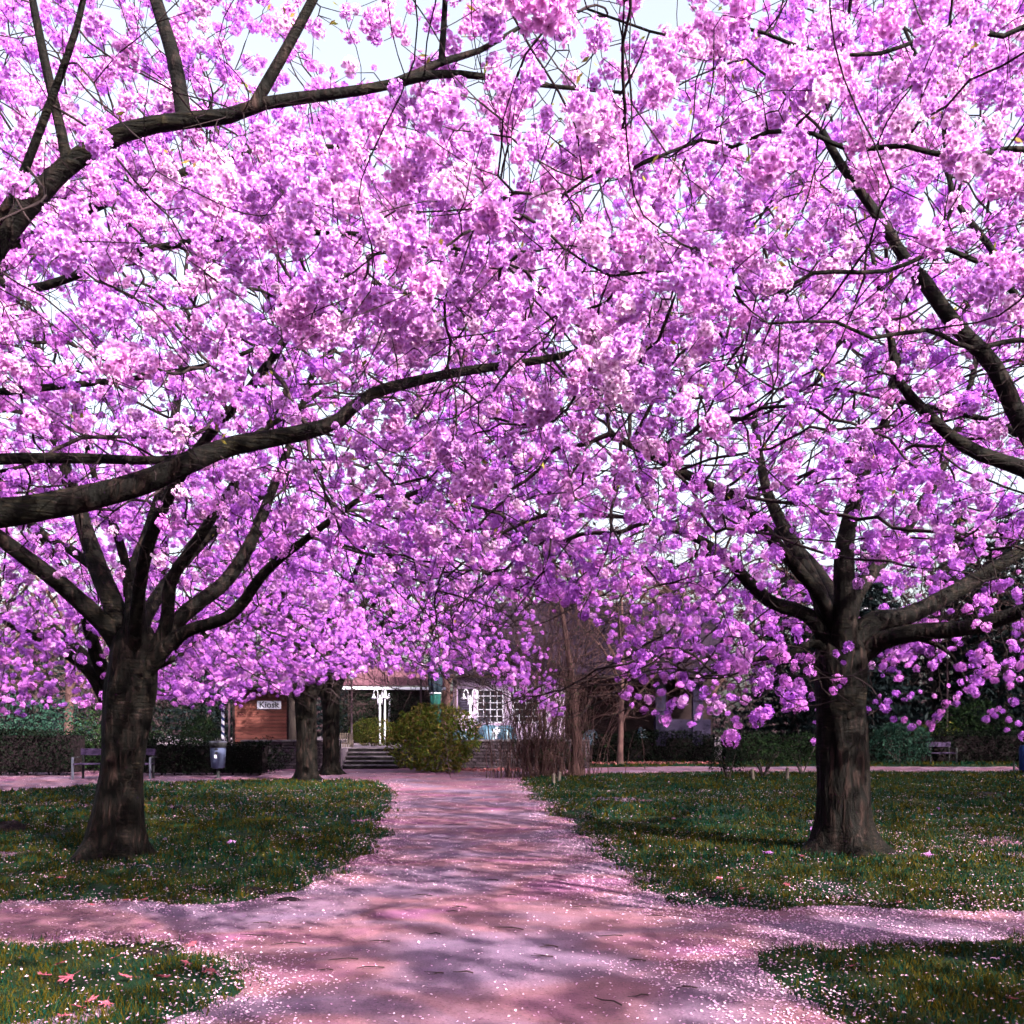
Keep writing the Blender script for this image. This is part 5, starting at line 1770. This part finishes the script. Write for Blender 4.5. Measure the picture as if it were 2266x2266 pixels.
# litter bin
BY = 27.6
t = thing("litter_bin", "blue-grey litter bin with dark hood in front of the low hedge", "bin", (hx(482.5, BY), BY, 0))
body = MB().lathe([(.15, .30), (.20, .33), (.235, .95), (.235, .97)], n=28).build("body", M['bin'], t, True)
MB().lathe([(.245, .93), (.25, 1.05), (.25, 1.10), (.20, 1.13), (.03, 1.14)], n=28).build("hood", M['black'], t, True)
MB().lathe([(.253, 1.085), (.256, 1.10), (.24, 1.115)], n=28, cap=False).build("hood_rim", M['greymetal'], t, True)
MB().lathe([(.11, 0), (.11, .02), (.04, .04), (.04, .34)], n=14).build("foot", M['black'], t, True)
for (z_, rx_, rz_) in ((.885, .055, .025), (.77, .042, .034)):
    m = MB()
    g_ = bmesh.ops.create_circle(m.bm, cap_ends=True, radius=1, segments=20)['verts']
    bmesh.ops.transform(m.bm, matrix=Matrix.Translation((.02, -.243, z_)) @ Matrix.Rotation(math.radians(90), 4, 'X') @ Matrix.Diagonal((rx_, rz_, 1, 1)), verts=g_)
    ex = bmesh.ops.extrude_face_region(m.bm, geom=m.bm.faces[:])
    bmesh.ops.translate(m.bm, vec=(0, .03, 0), verts=[v for v in ex['geom'] if isinstance(v, bmesh.types.BMVert)])
    m.build("hole", M['black'], body)
MB().box((0.005, -.236, .665), (.075, .014, .10), rot=Matrix.Rotation(-.06, 3, 'X')).build("sticker", M['white'], body)

# striped pole
SY = 31.8
zb_, zt2 = .2, CAMH - (1515 - HOR) * SY / F
nr, ns = 110, 20
V = []
for j in range(nr):
    for i in range(ns):
        a = 2 * math.pi * i / ns
        V.append((.055 * math.cos(a), .055 * math.sin(a), (zt2) * j / (nr - 1)))
i = np.arange(nr * ns).reshape(nr, ns); jj = np.roll(i, -1, 1)
q = np.stack([i[:-1].ravel(), jj[:-1].ravel(), jj[1:].ravel(), i[1:].ravel()], 1)
t = thing("striped_pole", "white and blue spiral-striped pole left of the kiosk", "pole", (hx(493, SY), SY, 0))
me = mesh_np("shaft", np.array(V), [q], True)
o = link("shaft", me, M['white'], t)
me.materials.append(M['bluepaint'])
ang = (np.arange((nr - 1) * ns) % ns) / ns; hz = (np.arange((nr - 1) * ns) // ns) * zt2 / (nr - 1)
me.polygons.foreach_set("material_index", (((ang + hz / .26) % 1) > .55).astype(np.int32))
MB().lathe([(.06, zt2 - .01), (.08, zt2 + .04), (.05, zt2 + .1), (.01, zt2 + .13)], n=14).build("finial", M['white'], t, True)

# blue bin at the right edge with its black tube stand
t = thing("blue_bin", "dark blue post box at the right edge beside the far path", "bin", (hx(2266, 30.2), 30.2, 0))
MB().lathe([(.14, .1), (.15, .15), (.15, .85), (.12, .93), (.02, .95)], n=18).build("body", M['bluepaint'], t, True)
MB().lathe([(.05, 0), (.05, .12)], n=10).build("foot", M['black'], t)
MB().tube([(-.36, 0, .42), (-.30, 0, .30), (-.18, 0, .20), (.0, 0, .16)], .022, 8).box((-.33, 0, .16), (.05, .06, .32)).build("tube_stand", M['black'], t)

# wooden stakes
for (lab, px_, yb, h_, lean_) in (("short wooden stake left of the pair by the thicket", 1225, 1735, .26, .0), ("short wooden stake right of the pair by the thicket", 1237, 1731, .27, .06), ("thick wooden stake under the loose shrub by the right trunk", 1667, 1729, .34, -.12), ("thin wooden stake close to the right front trunk", 1742, 1727, .36, .02)):
    Yd = CAMH * F / (yb - HOR)
    o = MB().lathe([(.052, -.03), (.05, h_ * .9), (.035, h_), (.005, h_ + .01)], n=9).build("stake", M['post'])
    o.location = (hx(px_, Yd), Yd, 0.02); o.rotation_euler = (0, lean_, 0)
    tag(o, lab, "stake", group="wooden stakes")

# low terrace fence beside the steps
t = thing("picket_fence", "low wooden fence panel at the top left of the steps", "fence", (hx(764, 35.4), 35.4, .75))
for k in range(7):
    MB().box((-.27 + .09 * k, 0, .28), (.05, .025, .56)).build("picket", M['post'], t)
for z_ in (.14, .44):
    MB().box((0, .03, z_), (.64, .03, .05)).build("rail", M['post'], t)

# ------------------------------------------------------------------ small things on the ground
def gz(x, y):
    P = np.array([[x, y]])
    return float(max(lawn_z(P)[0], (vnoise(pt3(P), 0.6, 21)[0] - .5) * .02))


def ground_at(px, py):
    Yd = CAMH * F / (py - HOR)
    return hx(px, Yd), Yd


for (lab, px_, py_, w_, h_) in (("dark molehill cut by the left edge of the far lawn", 18, 1845, .30, .15), ("small dark molehill right of the left front trunk", 395, 1790, .15, .09), ("dark molehill left of the left front trunk", 118, 1786, .16, .06), ("flat dark molehill just below another, left of the trunk", 122, 1800, .13, .05),
                                ("long dark soil strip on the right lawn near the edge", 2190, 1764, .75, .06), ("dark soil clod at the path corner, lower left", 640, 1990, .13, .045), ("dark soil clod on the lawn left of the path corner", 545, 1975, .24, .05), ("purple-brown soil clod on the bottom left lawn", 340, 2122, .17, .06), ("dark soil clod at the left end of the right lawn's front edge", 1560, 1986, .16, .06), ("thin dark soil mark in the middle of the right lawn", 1430, 1800, .3, .03)):
    x, y = ground_at(px_, py_)
    nu, nv = 26, 8
    V = []
    for j in range(nv):
        for i in range(nu):
            a = 2 * math.pi * i / nu; t_ = j / (nv - 1)
            e = (1 - t_)
            V.append((w_ * e * math.cos(a), w_ * .7 * e * math.sin(a), h_ * (1 - (1 - t_) ** 2.2) ** .9 - .02))
    V = np.array(V)
    V += (np.c_[vnoise(V, 16, 1), vnoise(V, 16, 2), vnoise(V, 18, 3)] - .5) * [w_ * .25, w_ * .25, h_ * .55]
    i = np.arange(nu * nv).reshape(nv, nu); jj = np.roll(i, -1, 1)
    q = np.stack([i[:-1].ravel(), jj[:-1].ravel(), jj[1:].ravel(), i[1:].ravel()], 1)
    o = link("molehill", mesh_np("molehill", V, [q], True), M['soil'])
    o.location = (x, y, gz(x, y))
    tag(o, lab, "molehill", group="molehills and soil clods")


def maple_leaf(seed):
    r = random.Random(seed)
    lobes = [(0, 1.0), (.62, .86), (-.62, .86), (1.35, .62), (-1.35, .62)]
    ang, rad = [], []
    pts = []
    for a, l in sorted(lobes):
        pts += [(a - .20, .42 * l), (a - .10, .72 * l), (a, l), (a + .10, .72 * l), (a + .20, .42 * l)]
    pts = [(2.6, .18), *[]] and [(-2.5, .2)] + pts + [(2.5, .2)]
    V = [(0, 0, .004)]
    for a, l in pts:
        l *= r.uniform(.92, 1.08)
        V.append((math.sin(a) * l, math.cos(a) * l, .12 * l * l + r.uniform(-.05, .07)))
    n = len(pts)
    Fc = [(0, k, k + 1) for k in range(1, n)] + [(0, n, 1)]
    b = len(V)
    V += [(-.015, -.15, 0), (.015, -.15, 0), (.02, -.75, .1), (-.01, -.75, .1)]
    Fc.append((b, b + 1, b + 2, b + 3))
    me = bpy.data.meshes.new("maple leaf")
    me.from_pydata(V, [], Fc)
    me.materials.append(M['deadleaf'])
    return me


LEAFM = [maple_leaf(k) for k in range(4)]
lp = [(468, 2164, .115), (287, 2181, .085), (350, 2181, .085), (98, 2177, .08), (157, 2179, .085), (431, 2095, .075), (130, 2152, .08), (177, 2242, .075), (145, 2262, .07), (236, 2232, .07), (193, 2230, .07), (413, 2150, .07), (287, 1996, .07), (128, 1963, .07), (193, 2008, .07), (326, 1994, .06), (520, 2085, .06), (255, 2140, .06),
      (1594, 1951, .07), (1646, 1974, .07), (1748, 1968, .07), (1890, 2162, .06), (2228, 2240, .07), (1773, 1907, .07), (2110, 1981, .06), (1990, 2010, .06)]
for k, (a, b, s_) in enumerate(lp):
    x, y = ground_at(a, b)
    o = bpy.data.objects.new("fallen_leaf", LEAFM[k % 4])
    COL.objects.link(o)
    o.location = (x, y, gz(x, y) + .035)
    o.rotation_euler = (rs.uniform(-.5, .3), rs.uniform(-.35, .35), rs.uniform(0, 6.28))
    o.scale = (s_, s_, s_)
    left_ = a < 1133
    if s_ > .1:
        lab = "largest dry maple leaf, magenta-red, on the bottom left lawn corner"
    elif b > 2040:
        lab = ("dry reddish maple leaf on the bottom left lawn, " + ("towards the path" if a > 380 else "middle of the lawn corner" if a > 215 else "near the left edge")) if left_ else ("dry reddish maple leaf on the bottom right lawn, " + ("near the path" if a < 2000 else "near the right edge"))
    else:
        lab = ("dry reddish maple leaf on the far left lawn, " + ("right" if a > 250 else "left") + " of the trunk") if left_ else ("dry reddish maple leaf on the far right lawn, " + ("near its left corner" if a < 1800 else "towards the right edge"))
    tag(o, lab, "leaf", "dry maple leaves on the grass")

# fallen twigs on the path
tp = [(930, 1985, .22, 1.5), (760, 2125, .20, 1.75), (820, 2145, .18, 1.8), (1215, 2099, .13, 1.57), (1010, 1826, .35, 1.5), (1025, 2157, .13, 1.45), (965, 2160, .10, 1.9), (1345, 2222, .20, .9), (1415, 2210, .13, 2.0), (1200, 2121, .15, 1.6), (1350, 2075, .20, 1.6), (1450, 2030, .18, 1.6), (1015, 2012, .15, 1.5), (840, 2085, .15, 1.5), (720, 2150, .1, 1.7), (1130, 1985, .12, 1.6), (1280, 2010, .14, 1.6), (1120, 2058, .28, 1.4), (640, 2090, .25, 1.65), (560, 2072, .2, 1.7), (960, 2070, .1, 1.6), (1520, 2190, .13, 1.7), (1090, 1950, .12, 1.5), (1000, 2020, .1, 1.6), (1410, 2130, .12, 1.5), (580, 2045, .15, 1.6)]
for k, (a, b, L_, rz_) in enumerate(tp):
    x, y = ground_at(a, b)
    pts = [(0, -L_ / 2, .004), (rs.uniform(-.02, .02), -L_ / 6, .012), (rs.uniform(-.02, .02), L_ / 6, .010), (rs.uniform(-.03, .03), L_ / 2, .006)]
    m = MB().tube(pts, [.005, .0048, .004, .002], 5)
    if k % 3 == 0:
        m.tube([pts[1], (.05, pts[1][1] + .08, .012)], [.003, .0015], 4)
    o = m.build("fallen_twig", M['twigfallen'])
    o.location = (x, y, .008 + (vnoise(np.array([[x, y, 0.]]), 0.6, 21)[0] - .5) * .02)
    o.rotation_euler = (0, 0, rz_ + rs.uniform(-.15, .15))
    zone = "nearest the viewer" if b > 2140 else "at the crossing" if b > 2035 else "just beyond the crossing" if b > 1960 else "far up the path"
    sidew = "left" if a < 850 else "middle" if a < 1190 else "right"
    size_ = "long" if L_ > .19 else "short" if L_ < .125 else "medium"
    tag(o, f"{size_} dark fallen twig on the gravel {zone}, {sidew} of the path", "twig", "fallen twigs on the path")

# fallen blossoms on the right lawn
for (lab, a, b, s_, sq) in (("pink fallen blossom clump left of the right front trunk's foot", 1798, 1840, .75, .8), ("pale fallen blossom clump right of the right front trunk's foot", 2054, 1907, .75, .8), ("flat pale blossom clump on the grass left of the right trunk's roots", 1702, 1898, .7, .4), ("pale blossom clump at the far right of the right lawn", 2195, 1888, .6, .6), ("pale blossom clump on the middle of the right lawn", 2076, 1797, .9, .5), ("pale blossom clump on the right lawn beside the path edge", 1490, 1823, .6, .5), ("pale fallen blossom clump right of the left front trunk", 510, 1874, .7, .6), ("small pale blossom clump on the left lawn by the trunk's foot", 365, 1866, .5, .6)):
    x, y = ground_at(a, b)
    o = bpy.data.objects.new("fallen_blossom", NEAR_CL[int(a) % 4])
    COL.objects.link(o)
    o.location = (x, y, gz(x, y) + .03)
    o.scale = (s_, s_, s_ * sq)
    o.rotation_euler = (0, 0, a)
    tag(o, lab, "blossom", "fallen blossom clumps on the lawns")
